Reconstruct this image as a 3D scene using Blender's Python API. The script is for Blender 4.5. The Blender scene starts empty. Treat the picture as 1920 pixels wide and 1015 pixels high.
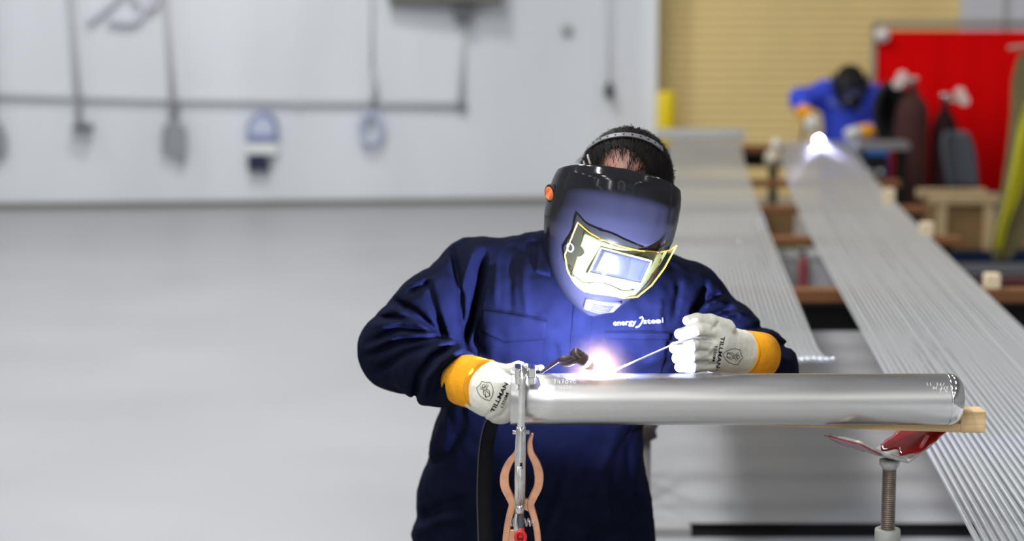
import bpy, math, random
import numpy as np
from mathutils import Vector, Matrix
random.seed(4); RNG = np.random.default_rng(4)
S = bpy.context.scene
COL = S.collection
pi = math.pi
# ------------------------------------------------------------------ camera, light, exposure
F = 3600.0; CX = 960.0; CY = 507.5; CAMZ = 1.7
TH = math.atan(500.5 / F); CT, ST = math.cos(TH), math.sin(TH)
cd = bpy.data.cameras.new('camera'); cam = bpy.data.objects.new('camera', cd); COL.objects.link(cam)
cam.location = (0, 0, CAMZ); cam.rotation_euler = (pi / 2 - TH, 0, 0)
cd.sensor_width = 36; cd.lens = 36 * F / 1920
cd.dof.use_dof = True; cd.dof.focus_distance = 3.62; cd.dof.aperture_fstop = 2.2; cd.clip_end = 100
S.camera = cam
S.view_settings.view_transform = 'Standard'; S.view_settings.look = 'None'
S.view_settings.gamma = 1; S.view_settings.use_curve_mapping = False
S.view_settings.exposure = 0.0
S.cycles.use_denoising = True
S.cycles.max_bounces = 8; S.cycles.diffuse_bounces = 4; S.cycles.glossy_bounces = 4
S.cycles.transparent_max_bounces = 12; S.cycles.volume_bounces = 0
S.cycles.sample_clamp_indirect = 6; S.cycles.caustics_reflective = False; S.cycles.caustics_refractive = False
W = bpy.data.worlds.new('world'); S.world = W; W.use_nodes = True
W.node_tree.nodes['Background'].inputs[0].default_value = (0.8, 0.87, 1.0, 1)
W.node_tree.nodes['Background'].inputs[1].default_value = 0.1
def lamp(x, y, z, sx, sy, p, col=(0.985, 0.985, 1.0)):
    l = bpy.data.lights.new('high_bay_lamp', 'AREA'); l.shape = 'RECTANGLE'; l.size = sx; l.size_y = sy
    l.energy = p; l.color = col
    o = bpy.data.objects.new('high_bay_lamp', l); COL.objects.link(o); o.location = (x, y, z)
    return o
for yy in (-17.3, -13.6, -9.9, -6.2, -2.5, 1.2, 4.9, 8.6, 12.3):
    lamp(-1.7, yy, 6.3, 0.4, 1.3, 200)
    lamp(4.6, yy, 6.3, 0.4, 1.3, 42)
    lamp(-7.0, yy, 6.3, 0.4, 1.3, 52, (0.90, 0.95, 1.0))
ARC_STRENGTH = 78000.0

# ------------------------------------------------------------------ helpers
def ray(x, y):
    dx = (x - CX) / F; dy = -(y - CY) / F
    return dx, CT + dy * ST, -ST + dy * CT
def at(x, y, Y):
    d = ray(x, y); t = Y / d[1]
    return np.array([d[0] * t, Y, CAMZ + d[2] * t])
def onz(x, y, z):
    d = ray(x, y); t = (z - CAMZ) / d[2]
    return np.array([d[0] * t, d[1] * t, z])
def topix(P):
    zr = P[:, 2] - CAMZ; zc = P[:, 1] * CT - zr * ST; up = P[:, 1] * ST + zr * CT
    return CX + F * P[:, 0] / zc, CY - F * up / zc
ORG = {}
def empty(name, label, cat, base, group=None):
    o = bpy.data.objects.new(name, None); COL.objects.link(o); o.empty_display_size = 0.05
    o.location = base; ORG[o.name] = np.array(base, float)
    o['label'] = label; o['category'] = cat
    if group: o['group'] = group
    return o
def tag(o, label, cat, group=None):
    o['label'] = label; o['category'] = cat
    if group: o['group'] = group
    return o
def mesh(name, V, Fc, mat, parent=None, smooth=True, base=None, label=None, kind=None):
    V = np.asarray(V, float)
    if parent is not None: b = ORG[parent.name]
    else: b = np.array(base if base is not None else (0, 0, 0), float)
    me = bpy.data.meshes.new(name)
    me.from_pydata((V - b).tolist(), [], [list(map(int, f)) for f in Fc])
    if smooth: me.polygons.foreach_set('use_smooth', [True] * len(me.polygons))
    me.update()
    mats = mat if isinstance(mat, (list, tuple)) else [mat]
    for m in mats: me.materials.append(m)
    o = bpy.data.objects.new(name, me); COL.objects.link(o)
    ORG[o.name] = b
    if parent is not None: o.parent = parent
    else: o.location = b
    if label: o['label'] = label
    if kind: o['kind'] = kind
    return o
def bevel(o, w, n=2):
    m = o.modifiers.new('bevel', 'BEVEL'); m.width = w; m.segments = n; m.limit_method = 'ANGLE'; return o
class MB:
    def __init__(s): s.V = []; s.F = []
    def add(s, V, Fc):
        k = len(s.V); s.V += [tuple(v) for v in V]; s.F += [tuple(i + k for i in f) for f in Fc]; return s
    def box(s, x0, x1, y0, y1, z0, z1):
        return s.add([(x0, y0, z0), (x1, y0, z0), (x1, y1, z0), (x0, y1, z0), (x0, y0, z1), (x1, y0, z1), (x1, y1, z1), (x0, y1, z1)],
              [(0, 3, 2, 1), (4, 5, 6, 7), (0, 1, 5, 4), (1, 2, 6, 5), (2, 3, 7, 6), (3, 0, 4, 7)])
    def obox(s, c, R, hx, hy, hz):
        k = len(s.V); c = np.array(c)
        s.box(-hx, hx, -hy, hy, -hz, hz)
        for i in range(k, len(s.V)): s.V[i] = tuple(c + R @ np.array(s.V[i]))
        return s
    def tube(s, path, r, n=12, caps=True, closed=False):
        P = np.array(path, float); m = len(P)
        rr = np.full(m, r) if np.isscalar(r) else np.array(r, float)
        if closed: T = np.roll(P, -1, 0) - np.roll(P, 1, 0)
        else: T = np.gradient(P, axis=0)
        T /= np.linalg.norm(T, axis=1)[:, None] + 1e-12
        ref = np.array([0, 0, 1.0]) if abs(T[0][2]) < 0.9 else np.array([1.0, 0, 0])
        N = np.cross(T[0], ref); N /= np.linalg.norm(N)
        V = []
        for i in range(m):
            N = N - T[i] * np.dot(N, T[i]); N /= np.linalg.norm(N); B = np.cross(T[i], N)
            for j in range(n):
                a = 2 * pi * j / n
                V.append(P[i] + rr[i] * (math.cos(a) * N + math.sin(a) * B))
        Fc = []
        for i in range(m if closed else m - 1):
            i2 = (i + 1) % m
            for j in range(n):
                j2 = (j + 1) % n
                Fc.append((i * n + j, i * n + j2, i2 * n + j2, i2 * n + j))
        if caps and not closed:
            Fc.append(tuple(range(n - 1, -1, -1))); Fc.append(tuple((m - 1) * n + j for j in range(n)))
        return s.add(V, Fc)
    def lathe(s, prof, c=(0, 0, 0), n=24, axis='z'):
        V = []; Fc = []; m = len(prof); c = np.array(c, float)
        for r, h in prof:
            for j in range(n):
                a = 2 * pi * j / n; u, v = r * math.cos(a), r * math.sin(a)
                p = (u, v, h) if axis == 'z' else ((h, u, v) if axis == 'x' else (v, h, u))
                V.append(c + np.array(p))
        for i in range(m - 1):
            for j in range(n):
                j2 = (j + 1) % n; Fc.append((i * n + j, i * n + j2, (i + 1) * n + j2, (i + 1) * n + j))
        if prof[0][0] > 1e-5: Fc.append(tuple(range(n - 1, -1, -1)))
        if prof[-1][0] > 1e-5: Fc.append(tuple((m - 1) * n + j for j in range(n)))
        return s.add(V, Fc)
    def ribbon(s, path, w, t, side):
        # rectangular section swept along a path: half widths w (list) in-plane, t along 'side'
        P = np.array(path, float); m = len(P); T = np.gradient(P, axis=0); T /= np.linalg.norm(T, axis=1)[:, None]
        sd = np.array(side, float); V = []
        ww = np.full(m, w) if np.isscalar(w) else np.array(w)
        for i in range(m):
            N = np.cross(T[i], sd); N /= np.linalg.norm(N)
            for a, b in ((-1, -1), (1, -1), (1, 1), (-1, 1)): V.append(P[i] + N * ww[i] * a + sd * t * b)
        Fc = []
        for i in range(m - 1):
            for j in range(4):
                j2 = (j + 1) % 4; Fc.append((i * 4 + j, i * 4 + j2, i * 4 + 4 + j2, i * 4 + 4 + j))
        Fc += [(3, 2, 1, 0), tuple((m - 1) * 4 + j for j in range(4))]
        return s.add(V, Fc)
    def out(s, name, mat, parent=None, smooth=True, **k): return mesh(name, s.V, s.F, mat, parent, smooth, **k)
def sphere(c, r, n=16, m=10, sc=(1, 1, 1)):
    b = MB(); pr = [(max(1e-6, math.sin(pi * i / m)), -math.cos(pi * i / m)) for i in range(m + 1)]
    b.lathe(pr, n=n); b.V = [tuple(np.array(c) + np.array(v) * r * np.array(sc)) for v in b.V]; return b
def spline(pts, n=8):
    P = [np.array(p, float) for p in pts]; P = [2 * P[0] - P[1]] + P + [2 * P[-1] - P[-2]]; out = []
    for i in range(1, len(P) - 2):
        for k in range(n):
            t = k / n; a, b, c, d = P[i - 1:i + 3]
            out.append(0.5 * (2 * b + (c - a) * t + (2 * a - 5 * b + 4 * c - d) * t * t + (3 * b - a - 3 * c + d) * t ** 3))
    out.append(P[-2]); return np.array(out)
# ---- materials
def setin(b, k, v):
    if k in b.inputs: b.inputs[k].default_value = v
def mat(name, col, rough=0.5, metal=0.0, var=0.0, vscale=8.0, bump=0.0, bscale=60.0, coat=0.0, coatr=0.05, sheen=0.0,
        emit=None, estr=0.0, stretch=(1, 1, 1), col2=None, spec=0.5, rvar=0.0, aniso=0.0):
    m = bpy.data.materials.new(name); m.use_nodes = True; nt = m.node_tree; b = nt.nodes['Principled BSDF']
    c4 = (*col, 1); b.inputs['Base Color'].default_value = c4
    setin(b, 'Roughness', rough); setin(b, 'Metallic', metal); setin(b, 'Coat Weight', coat); setin(b, 'Coat Roughness', coatr)
    setin(b, 'Sheen Weight', sheen); setin(b, 'Specular IOR Level', spec); setin(b, 'Anisotropic', aniso)
    if emit: setin(b, 'Emission Color', (*emit, 1)); setin(b, 'Emission Strength', estr)
    if var or bump or rvar:
        tc = nt.nodes.new('ShaderNodeTexCoord'); mp = nt.nodes.new('ShaderNodeMapping'); mp.inputs['Scale'].default_value = stretch
        nt.links.new(tc.outputs['Object'], mp.inputs['Vector'])
    if var or rvar:
        n = nt.nodes.new('ShaderNodeTexNoise'); n.inputs['Scale'].default_value = vscale; n.inputs['Detail'].default_value = 5
        nt.links.new(mp.outputs[0], n.inputs['Vector'])
        if var:
            rp = nt.nodes.new('ShaderNodeValToRGB'); nt.links.new(n.outputs['Fac'], rp.inputs[0])
            lo = col2 if col2 else tuple(max(0, c * (1 - var)) for c in col)
            hi = col if col2 else tuple(min(1, c * (1 + var * 0.6)) for c in col)
            rp.color_ramp.elements[0].color = (*lo, 1); rp.color_ramp.elements[1].color = (*hi, 1)
            rp.color_ramp.elements[0].position = 0.3; rp.color_ramp.elements[1].position = 0.7
            nt.links.new(rp.outputs[0], b.inputs['Base Color'])
        if rvar:
            mr = nt.nodes.new('ShaderNodeMapRange'); nt.links.new(n.outputs['Fac'], mr.inputs[0])
            mr.inputs[1].default_value = 0.3; mr.inputs[2].default_value = 0.7
            mr.inputs[3].default_value = max(0.02, rough - rvar); mr.inputs[4].default_value = rough + rvar
            nt.links.new(mr.outputs[0], b.inputs['Roughness'])
    if bump:
        n2 = nt.nodes.new('ShaderNodeTexNoise'); n2.inputs['Scale'].default_value = bscale; n2.inputs['Detail'].default_value = 4
        nt.links.new(mp.outputs[0], n2.inputs['Vector'])
        bp = nt.nodes.new('ShaderNodeBump'); bp.inputs['Strength'].default_value = bump; bp.inputs['Distance'].default_value = 0.004
        nt.links.new(n2.outputs['Fac'], bp.inputs['Height']); nt.links.new(bp.outputs[0], b.inputs['Normal'])
    return m
def clear_mat(name, tint, gloss_r=0.03, refl=0.09):
    m = bpy.data.materials.new(name); m.use_nodes = True; nt = m.node_tree; nt.nodes.clear()
    o = nt.nodes.new('ShaderNodeOutputMaterial'); t = nt.nodes.new('ShaderNodeBsdfTransparent'); t.inputs[0].default_value = (*tint, 1)
    g = nt.nodes.new('ShaderNodeBsdfGlossy'); g.inputs['Roughness'].default_value = gloss_r
    d = nt.nodes.new('ShaderNodeBsdfDiffuse'); d.inputs[0].default_value = (0.75, 0.72, 0.25, 1)
    lw = nt.nodes.new('ShaderNodeLayerWeight'); lw.inputs[0].default_value = 0.5
    pw = nt.nodes.new('ShaderNodeMath'); pw.operation = 'POWER'; pw.inputs[1].default_value = 3.0; nt.links.new(lw.outputs['Facing'], pw.inputs[0])
    fr = nt.nodes.new('ShaderNodeMath'); fr.operation = 'MULTIPLY_ADD'; fr.inputs[1].default_value = 0.5; fr.inputs[2].default_value = 0.035; nt.links.new(pw.outputs[0], fr.inputs[0])
    mx0 = nt.nodes.new('ShaderNodeMixShader'); mx0.inputs[0].default_value = 0.003
    nt.links.new(t.outputs[0], mx0.inputs[1]); nt.links.new(d.outputs[0], mx0.inputs[2])
    mx = nt.nodes.new('ShaderNodeMixShader')
    nt.links.new(fr.outputs[0], mx.inputs[0]); nt.links.new(mx0.outputs[0], mx.inputs[1]); nt.links.new(g.outputs[0], mx.inputs[2])
    nt.links.new(mx.outputs[0], o.inputs[0]); return m
NAVY = mat('navy_cotton', (0.0060, 0.0076, 0.0190), 0.9, var=0.25, vscale=25, bump=0.35, bscale=420, spec=0.03)
NAVY2 = mat('navy_cotton_seam', (0.0035, 0.005, 0.014), 0.9, spec=0.1)
SKIN = mat('skin', (0.40, 0.19, 0.14), 0.5, var=0.2, vscale=30, bump=0.15, bscale=200)
HAIR = mat('dark_hair', (0.010, 0.008, 0.007), 0.6, spec=0.12)
LEATHER = mat('cream_leather', (0.70, 0.68, 0.58), 0.75, var=0.16, vscale=22, bump=0.35, bscale=90, spec=0.3)
CUFF = mat('golden_suede', (0.86, 0.36, 0.012), 0.9, var=0.12, vscale=40, bump=0.3, bscale=300, spec=0.2)
INK = mat('black_ink', (0.015, 0.015, 0.017), 0.8, spec=0.1)
SHELL = mat('black_helmet_plastic', (0.016, 0.016, 0.019), 0.6, bump=0.02, bscale=35, coat=0.45, coatr=0.12, spec=0.0)
STEEL = mat('brushed_stainless', (0.68, 0.668, 0.635), 0.29, 1.0, var=0.05, vscale=10, stretch=(0.35, 3, 3), rvar=0.03)
TUBE = mat('tube_steel', (0.68, 0.715, 0.74), 0.34, 0.74, var=0.06, vscale=3, stretch=(1, 0.3, 1), coat=0.3, coatr=0.04)
CHROME = mat('chrome_plate', (0.72, 0.70, 0.66), 0.18, 1.0, var=0.15, vscale=60, bump=0.05, bscale=200)
COPPER = mat('copper_bronze', (0.78, 0.40, 0.24), 0.34, 0.85, var=0.2, vscale=40, bump=0.06, bscale=150)
WHITE = mat('white_plastic', (0.8, 0.82, 0.78), 0.4)
BLACK = mat('black_plastic', (0.012, 0.0115, 0.0115), 0.5, spec=0.2)
RED = mat('red_plastic', (0.62, 0.02, 0.02), 0.4)
WOOD = mat('pale_pine', (0.72, 0.50, 0.25), 0.65, var=0.3, vscale=9, stretch=(0.6, 8, 8), bump=0.1, bscale=50)

# ------------------------------------------------------------------ signed distance tools
def cap3(P, a, b, ra, rb):
    a = np.asarray(a, np.float32); b = np.asarray(b, np.float32); ba = b - a; pa = P - a
    h = np.clip(pa @ ba / max(1e-9, float(ba @ ba)), 0, 1)
    return np.linalg.norm(pa - h[:, None] * ba, axis=1) - (ra + (rb - ra) * h)
def ell(P, c, r, R=None):
    q = P - np.asarray(c, np.float32)
    if R is not None: q = q @ R.astype(np.float32)
    r = np.asarray(r, np.float32); k0 = np.linalg.norm(q / r, axis=1); k1 = np.linalg.norm(q / (r * r), axis=1)
    return k0 * (k0 - 1) / np.maximum(k1, 1e-6)
def smin(a, b, k):
    h = np.clip(0.5 + 0.5 * (b - a) / k, 0, 1); return b + (a - b) * h - k * h * (1 - h)
def smax(a, b, k): return -smin(-a, -b, k)
def hash3(i, j, k):
    n = (i * 374761393 + j * 668265263 + k * 2147483647 // 7) & 0x7fffffff
    n = ((n ^ (n >> 13)) * 1274126177) & 0x7fffffff
    return (n & 0xffff) / 65535.0
def noise(P, s):
    q = P.astype(np.float64) * s; i = np.floor(q).astype(np.int64); f = q - i; f = f * f * (3 - 2 * f); r = 0
    for dx in (0, 1):
        for dy in (0, 1):
            for dz in (0, 1):
                w = (f[:, 0] if dx else 1 - f[:, 0]) * (f[:, 1] if dy else 1 - f[:, 1]) * (f[:, 2] if dz else 1 - f[:, 2])
                r = r + w * hash3(i[:, 0] + dx, i[:, 1] + dy, i[:, 2] + dz)
    return (r * 2 - 1).astype(np.float32)
def chunked(f, P, n=400000):
    return np.concatenate([f(P[i:i + n]) for i in range(0, len(P), n)]) if len(P) else np.zeros(0, np.float32)
def nets(f, lo, hi, h, margin=0.03):
    lo = np.array(lo, float); hi = np.array(hi, float); K = 4
    nc = np.ceil((hi - lo) / (h * K)).astype(int); n = nc * K + 1
    cax = [lo[a] + (np.arange(nc[a]) + 0.5) * h * K for a in range(3)]
    G = np.stack(np.meshgrid(*cax, indexing='ij'), -1).reshape(-1, 3).astype(np.float32)
    dc = chunked(f, G).reshape(nc)
    near = np.abs(dc) < h * K * 1.8 + margin
    near_p = np.zeros(n, bool); big = np.repeat(np.repeat(np.repeat(near, K, 0), K, 1), K, 2)
    for a in (0, 1):
        for b in (0, 1):
            for c in (0, 1):
                near_p[a:a + big.shape[0], b:b + big.shape[1], c:c + big.shape[2]] |= big
    D = np.empty(n, np.float32); D[:-1, :-1, :-1] = np.repeat(np.repeat(np.repeat(dc, K, 0), K, 1), K, 2)
    D[-1] = 1; D[:, -1] = 1; D[:, :, -1] = 1
    ii = np.argwhere(near_p); P = (lo + ii * h).astype(np.float32)
    D[near_p] = chunked(f, P)
    ins = D < 0; ids = []; pos = []; quads = []
    strides = np.array([n[1] * n[2], n[2], 1])
    for ax in range(3):
        s0 = [slice(None)] * 3; s1 = [slice(None)] * 3; s0[ax] = slice(0, -1); s1[ax] = slice(1, None)
        A, B = D[tuple(s0)], D[tuple(s1)]
        e = np.argwhere((A < 0) != (B < 0))
        u, v = (ax + 1) % 3, (ax + 2) % 3
        e = e[(e[:, u] > 0) & (e[:, v] > 0) & (e[:, u] < n[u] - 1) & (e[:, v] < n[v] - 1)]
        a = A[tuple(e.T)]; b = B[tuple(e.T)]; t = a / (a - b)
        p = e.astype(float); p[:, ax] += t
        q = []
        for du, dv in ((1, 1), (0, 1), (0, 0), (1, 0)):
            c = e.copy(); c[:, u] -= du; c[:, v] -= dv; q.append(c @ strides)
        q = np.stack(q, 1); q = np.where((a < 0)[:, None], q, q[:, ::-1])
        quads.append(q); ids.append(q.reshape(-1)); pos.append(np.repeat(p, 4, 0))
    Q = np.concatenate(quads); ids = np.concatenate(ids); pos = np.concatenate(pos)
    un, inv = np.unique(ids, return_inverse=True)
    cnt = np.bincount(inv); V = np.stack([np.bincount(inv, pos[:, a]) / cnt for a in range(3)], 1)
    return lo + V * h, inv.reshape(-1, 4)
def trace(f, px, py, Y0, steps=60, off=0.0):
    # first hit of the surface seen along each sight line
    d = np.array([ray(x, y) for x, y in zip(px, py)]); d = d / np.linalg.norm(d, axis=1)[:, None]
    t = Y0 / d[:, 1]; o = np.array([0, 0, CAMZ])
    for _ in range(steps):
        P = (o + d * t[:, None]).astype(np.float32); t = t + np.clip(f(P), -0.05, 0.05) * 0.7
    P = o + d * t[:, None]
    e = 0.004; Pf = P.astype(np.float32)
    N = np.stack([f(Pf + np.eye(3, dtype=np.float32)[a] * e) - f(Pf - np.eye(3, dtype=np.float32)[a] * e) for a in range(3)], 1)
    N /= np.linalg.norm(N, axis=1)[:, None] + 1e-9
    return P + N * off, N
def patch(f, poly_top, poly_bot, nx, ny, Y0, th, name, m, parent, off=0.0, **k):
    # cloth patch laid on a surface between an upper and a lower pixel line
    tp = np.array(poly_top, float); bt = np.array(poly_bot, float)
    def samp(L, t):
        dd = np.r_[0, np.cumsum(np.linalg.norm(np.diff(L, axis=0), axis=1))]; dd /= dd[-1]
        return np.stack([np.interp(t, dd, L[:, 0]), np.interp(t, dd, L[:, 1])], 1)
    t = np.linspace(0, 1, nx); A = samp(tp, t); B = samp(bt, t)
    g = np.stack([A * (1 - s) + B * s for s in np.linspace(0, 1, ny)], 0).reshape(-1, 2)
    P, N = trace(f, g[:, 0], g[:, 1], Y0); Vt = P + N * (th + off); Vb = P - N * 0.002
    Fc = []; q = nx * ny
    for j in range(ny - 1):
        for i in range(nx - 1):
            a = j * nx + i; Fc += [(a, a + nx, a + nx + 1, a + 1), (q + a, q + a + 1, q + a + nx + 1, q + a + nx)]
    for j in range(ny - 1):
        for a, b in ((j * nx, (j + 1) * nx), ((j + 1) * nx + nx - 1, j * nx + nx - 1)): Fc.append((a, q + a, q + b, b))
    for i in range(nx - 1):
        for a, b in ((i + 1, i), ((ny - 1) * nx + i, (ny - 1) * nx + i + 1)): Fc.append((a, q + a, q + b, b))
    return mesh(name, np.concatenate([Vt, Vb]), Fc, m, parent, True, **k)
def text_geo(body, bold=0.0, shear=0.0, space=1.0):
    c = bpy.data.curves.new('lettering_source', 'FONT'); c.body = body; c.size = 1; c.offset = bold; c.shear = shear
    c.space_character = space; c.resolution_u = 3; c.fill_mode = 'FRONT'
    o = bpy.data.objects.new('lettering_source', c); COL.objects.link(o)
    dg = bpy.context.evaluated_depsgraph_get(); dg.update(); me = o.evaluated_get(dg).to_mesh()
    V = np.array([v.co[:2] for v in me.vertices]); Fc = [tuple(p.vertices) for p in me.polygons]
    o.evaluated_get(dg).to_mesh_clear(); bpy.data.objects.remove(o); bpy.data.curves.remove(c)
    return V, Fc
def fit_text(body, x0, y0, x1, y1, hgt, **k):
    # pixel positions: baseline from (x0,y0) to (x1,y1), cap height hgt
    V, Fc = text_geo(body, **k); V = V - np.array([V[:, 0].min(), 0])
    w = V[:, 0].max(); h = 0.70; u = np.array([x1 - x0, y1 - y0], float); L = np.linalg.norm(u); u /= L
    v = np.array([u[1], -u[0]])
    return np.array([x0, y0]) + V[:, :1] / w * L * u + V[:, 1:] / h * hgt * v, Fc
def decal(f, G, Fc, Y0, off, name, m, parent, **k):
    P, N = trace(f, G[:, 0], G[:, 1], Y0, off=off); return mesh(name, P, Fc, m, parent, False, **k)
def stroke_geo(lines, w):
    V = []; Fc = []
    for L in lines:
        L = np.array(L, float)
        Ls = [L[0]]
        for a, b in zip(L[:-1], L[1:]):
            k = max(1, int(np.linalg.norm(b - a) / 4)); Ls += [a + (b - a) * (i + 1) / k for i in range(k)]
        L = np.array(Ls); T = np.gradient(L, axis=0); T /= np.linalg.norm(T, axis=1)[:, None] + 1e-9
        N = np.stack([-T[:, 1], T[:, 0]], 1) * w / 2; k = len(V)
        for p, nn in zip(L, N): V += [p - nn, p + nn]
        Fc += [(k + 2 * i, k + 2 * i + 1, k + 2 * i + 3, k + 2 * i + 2) for i in range(len(L) - 1)]
    return np.array(V), Fc
def circ(cx, cy, rx, ry, n=14, a0=0, a1=2 * pi): return [(cx + rx * math.cos(a), cy + ry * math.sin(a)) for a in np.linspace(a0, a1, n)]

# ------------------------------------------------------------------ the hall
FLOOR = mat('sealed_concrete', (0.345, 0.348, 0.353), 0.42, var=0.07, vscale=0.9, bump=0.03, bscale=20, rvar=0.06)
WALL = mat('white_painted_wall', (0.76, 0.785, 0.81), 0.7, var=0.11, vscale=0.9, stretch=(1, 1, 0.28))
CEIL = mat('grey_roof_deck', (0.48, 0.48, 0.49), 0.8, var=0.05, vscale=1)
WALLD = mat('grey_hall_wall', (0.42, 0.43, 0.44), 0.8, var=0.05, vscale=1)
TAN = mat('tan_roller_door_steel', (0.86, 0.67, 0.29), 0.55, var=0.06, vscale=1.5)
TRIM = mat('olive_grey_trim', (0.16, 0.155, 0.125), 0.7)
def struct(o): o['kind'] = 'structure'; return o
p0 = onz(0, 392, 0); p1 = onz(1030, 381, 0); wd = (p1 - p0) / (p1 - p0)[0]
def wy(x): return p0[1] + wd[1] * (x - p0[0])
wx1 = 0.0
for _ in range(20): wx1 = (1228 - CX) / F * wy(wx1) * 1.0
XL, XR, YB, ZT = -10.0, 8.0, -20.0, 6.8
DY = wy(wx1) + 0.45
struct(MB().box(XL, XR, YB, 19, -0.2, 0).out('floor', FLOOR, smooth=False))
b = MB(); b.add([(XL, wy(XL), 0), (wx1, wy(wx1), 0), (wx1, DY + 0.1, 0), (XL, DY + 0.1, 0), (XL, wy(XL), ZT), (wx1, wy(wx1), ZT), (wx1, DY + 0.1, ZT), (XL, DY + 0.1, ZT)],
    [(0, 1, 5, 4), (1, 2, 6, 5), (2, 3, 7, 6), (3, 0, 4, 7), (4, 5, 6, 7), (3, 2, 1, 0)])
struct(b.out('wall_back', WALL, smooth=False))
dx1 = (1790 - CX) / F * DY
struct(MB().box(dx1, XR, DY - 0.12, DY + 0.3, 0, ZT).out('wall_back_right', WALL, smooth=False))
struct(MB().box(XL - 0.2, XL, YB, 19, 0, ZT).out('wall_left', WALLD, smooth=False))
struct(MB().box(XR, XR + 0.2, YB, 19, 0, ZT).out('wall_right', WALLD, smooth=False))
struct(MB().box(XL, XR, YB - 0.2, YB, 0, ZT).out('wall_front', WALL, smooth=False))
struct(MB().box(XL, XR, YB, 19, ZT, ZT + 0.2).out('ceiling', CEIL, smooth=False))
# corrugated roller door curtain
zz = np.arange(0, ZT, 0.012); V = []
for z in zz:
    yy = DY + 0.008 * math.sin(2 * pi * z / 0.075); V += [(wx1 - 0.02, yy, z), (dx1 + 0.02, yy, z)]
k = len(zz)
struct(mesh('door_1', V, [(2 * i, 2 * i + 1, 2 * i + 3, 2 * i + 2) for i in range(k - 1)], TAN))
jb = MB().box(wx1 - 0.10, wx1 + 0.012, wy(wx1) - 0.03, wy(wx1) + 0.05, 0, ZT)
struct(jb.out('trim_1', mat('white_jamb', (0.84, 0.86, 0.86), 0.5), smooth=False))
b = MB(); x0, x1 = XL, wx1 - 0.1
b.add([(x0, wy(x0) - 0.03, 0), (x1, wy(x1) - 0.03, 0), (x1, wy(x1) + 0.0, 0), (x0, wy(x0), 0), (x0, wy(x0) - 0.03, 0.05), (x1, wy(x1) - 0.03, 0.05), (x1, wy(x1), 0.05), (x0, wy(x0), 0.05)],
      [(0, 1, 5, 4), (1, 2, 6, 5), (2, 3, 7, 6), (3, 0, 4, 7), (4, 5, 6, 7)])
struct(b.out('baseboard_back', TRIM, smooth=False))
struct(MB().box(dx1 + 0.36, dx1 + 0.40, DY - 0.14, DY - 0.12, 0, ZT).out('trim_2', mat('grey_seam', (0.45, 0.47, 0.46), 0.6), smooth=False))

# ------------------------------------------------------------------ things on the far wall (left)
def wallpt(x, y, off=0.10):
    d = ray(x, y); s = 1.0; Y = 16.0
    for _ in range(12):
        P = at(x, y, Y); Y = wy(P[0]) - off
    return at(x, y, Y)
GALV = mat('grey_conduit', (0.60, 0.62, 0.62), 0.6)
DGREY = mat('dark_grey_iron', (0.10, 0.10, 0.11), 0.6)
HAND = mat('weathered_handle', (0.50, 0.49, 0.51), 0.7)
c = empty('conduit_pipe', 'grey conduit pipe running along the white wall and turning up', 'pipe', wallpt(865, 197))
pts = [wallpt(-120, 176, .036), wallpt(300, 186, .036), wallpt(865, 197, .036)]
MB().tube(pts, 0.024, 12).out('horizontal_run', GALV, c)
MB().tube([wallpt(865, 197, .036), wallpt(866, 30, .036)], 0.026, 12).out('vertical_run', GALV, c)
sphere(wallpt(865, 197, .04), 0.048).out('elbow_fitting', mat('dark_fitting', (0.24, 0.25, 0.25), 0.5), c)
for x in (148, 560):
    p = wallpt(x, 178 + x * 0.022, .036); MB().box(p[0] - 0.02, p[0] + 0.02, p[1] - 0.028, p[1] + 0.036, p[2] - 0.035, p[2] + 0.035).out('pipe_clip', GALV, c, smooth=False)
c = empty('junction_box', 'dark electrical junction box at the top of the vertical conduit', 'box', wallpt(868, 35))
p = wallpt(850, 35); q = wallpt(886, -40)
bevel(MB().box(p[0], q[0], p[1] - 0.06, p[1] + 0.05, p[2], q[2]).out('body', mat('box_grey', (0.16, 0.165, 0.18), 0.5), c, smooth=False), 0.01)
MB().box(p[0] + 0.02, q[0] - 0.02, p[1] - 0.07, p[1] - 0.06, p[2] + 0.03, q[2] - 0.02).out('cover_plate', DGREY, c, smooth=False)
p = wallpt(728, 6); q = wallpt(940, -120)
c = empty('wall_cabinet', 'dark brown wall cabinet whose bottom edge shows above the conduit', 'cabinet', p)
bevel(MB().box(p[0], q[0], p[1] - 0.05, p[1] + 0.05, p[2], q[2]).out('body', mat('brown_cabinet', (0.13, 0.115, 0.085), 0.6), c, smooth=False), 0.01)
MB().box(p[0] + 0.02, (p[0] + q[0]) / 2 - 0.005, p[1] - 0.065, p[1] - 0.05, p[2] + 0.02, q[2] - 0.02).out('door', TRIM, c, smooth=False)
MB().box((p[0] + q[0]) / 2 + 0.005, q[0] - 0.02, p[1] - 0.065, p[1] - 0.05, p[2] + 0.02, q[2] - 0.02).out('door', TRIM, c, smooth=False)
# hoe on the left
c = empty('garden_hoe', 'long handled hoe hanging on the white wall, leftmost long tool', 'hoe', wallpt(150, 245))
MB().tube([wallpt(132, -60), wallpt(150, 235)], 0.024, 10).out('handle', HAND, c)
p = wallpt(152, 240); b = MB().obox(p, np.eye(3), 0.075, 0.05, 0.012); b.obox(p + [0.05, -0.02, 0.0], np.eye(3), 0.05, 0.04, 0.03); b.out('blade', DGREY, c, smooth=False)
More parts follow.
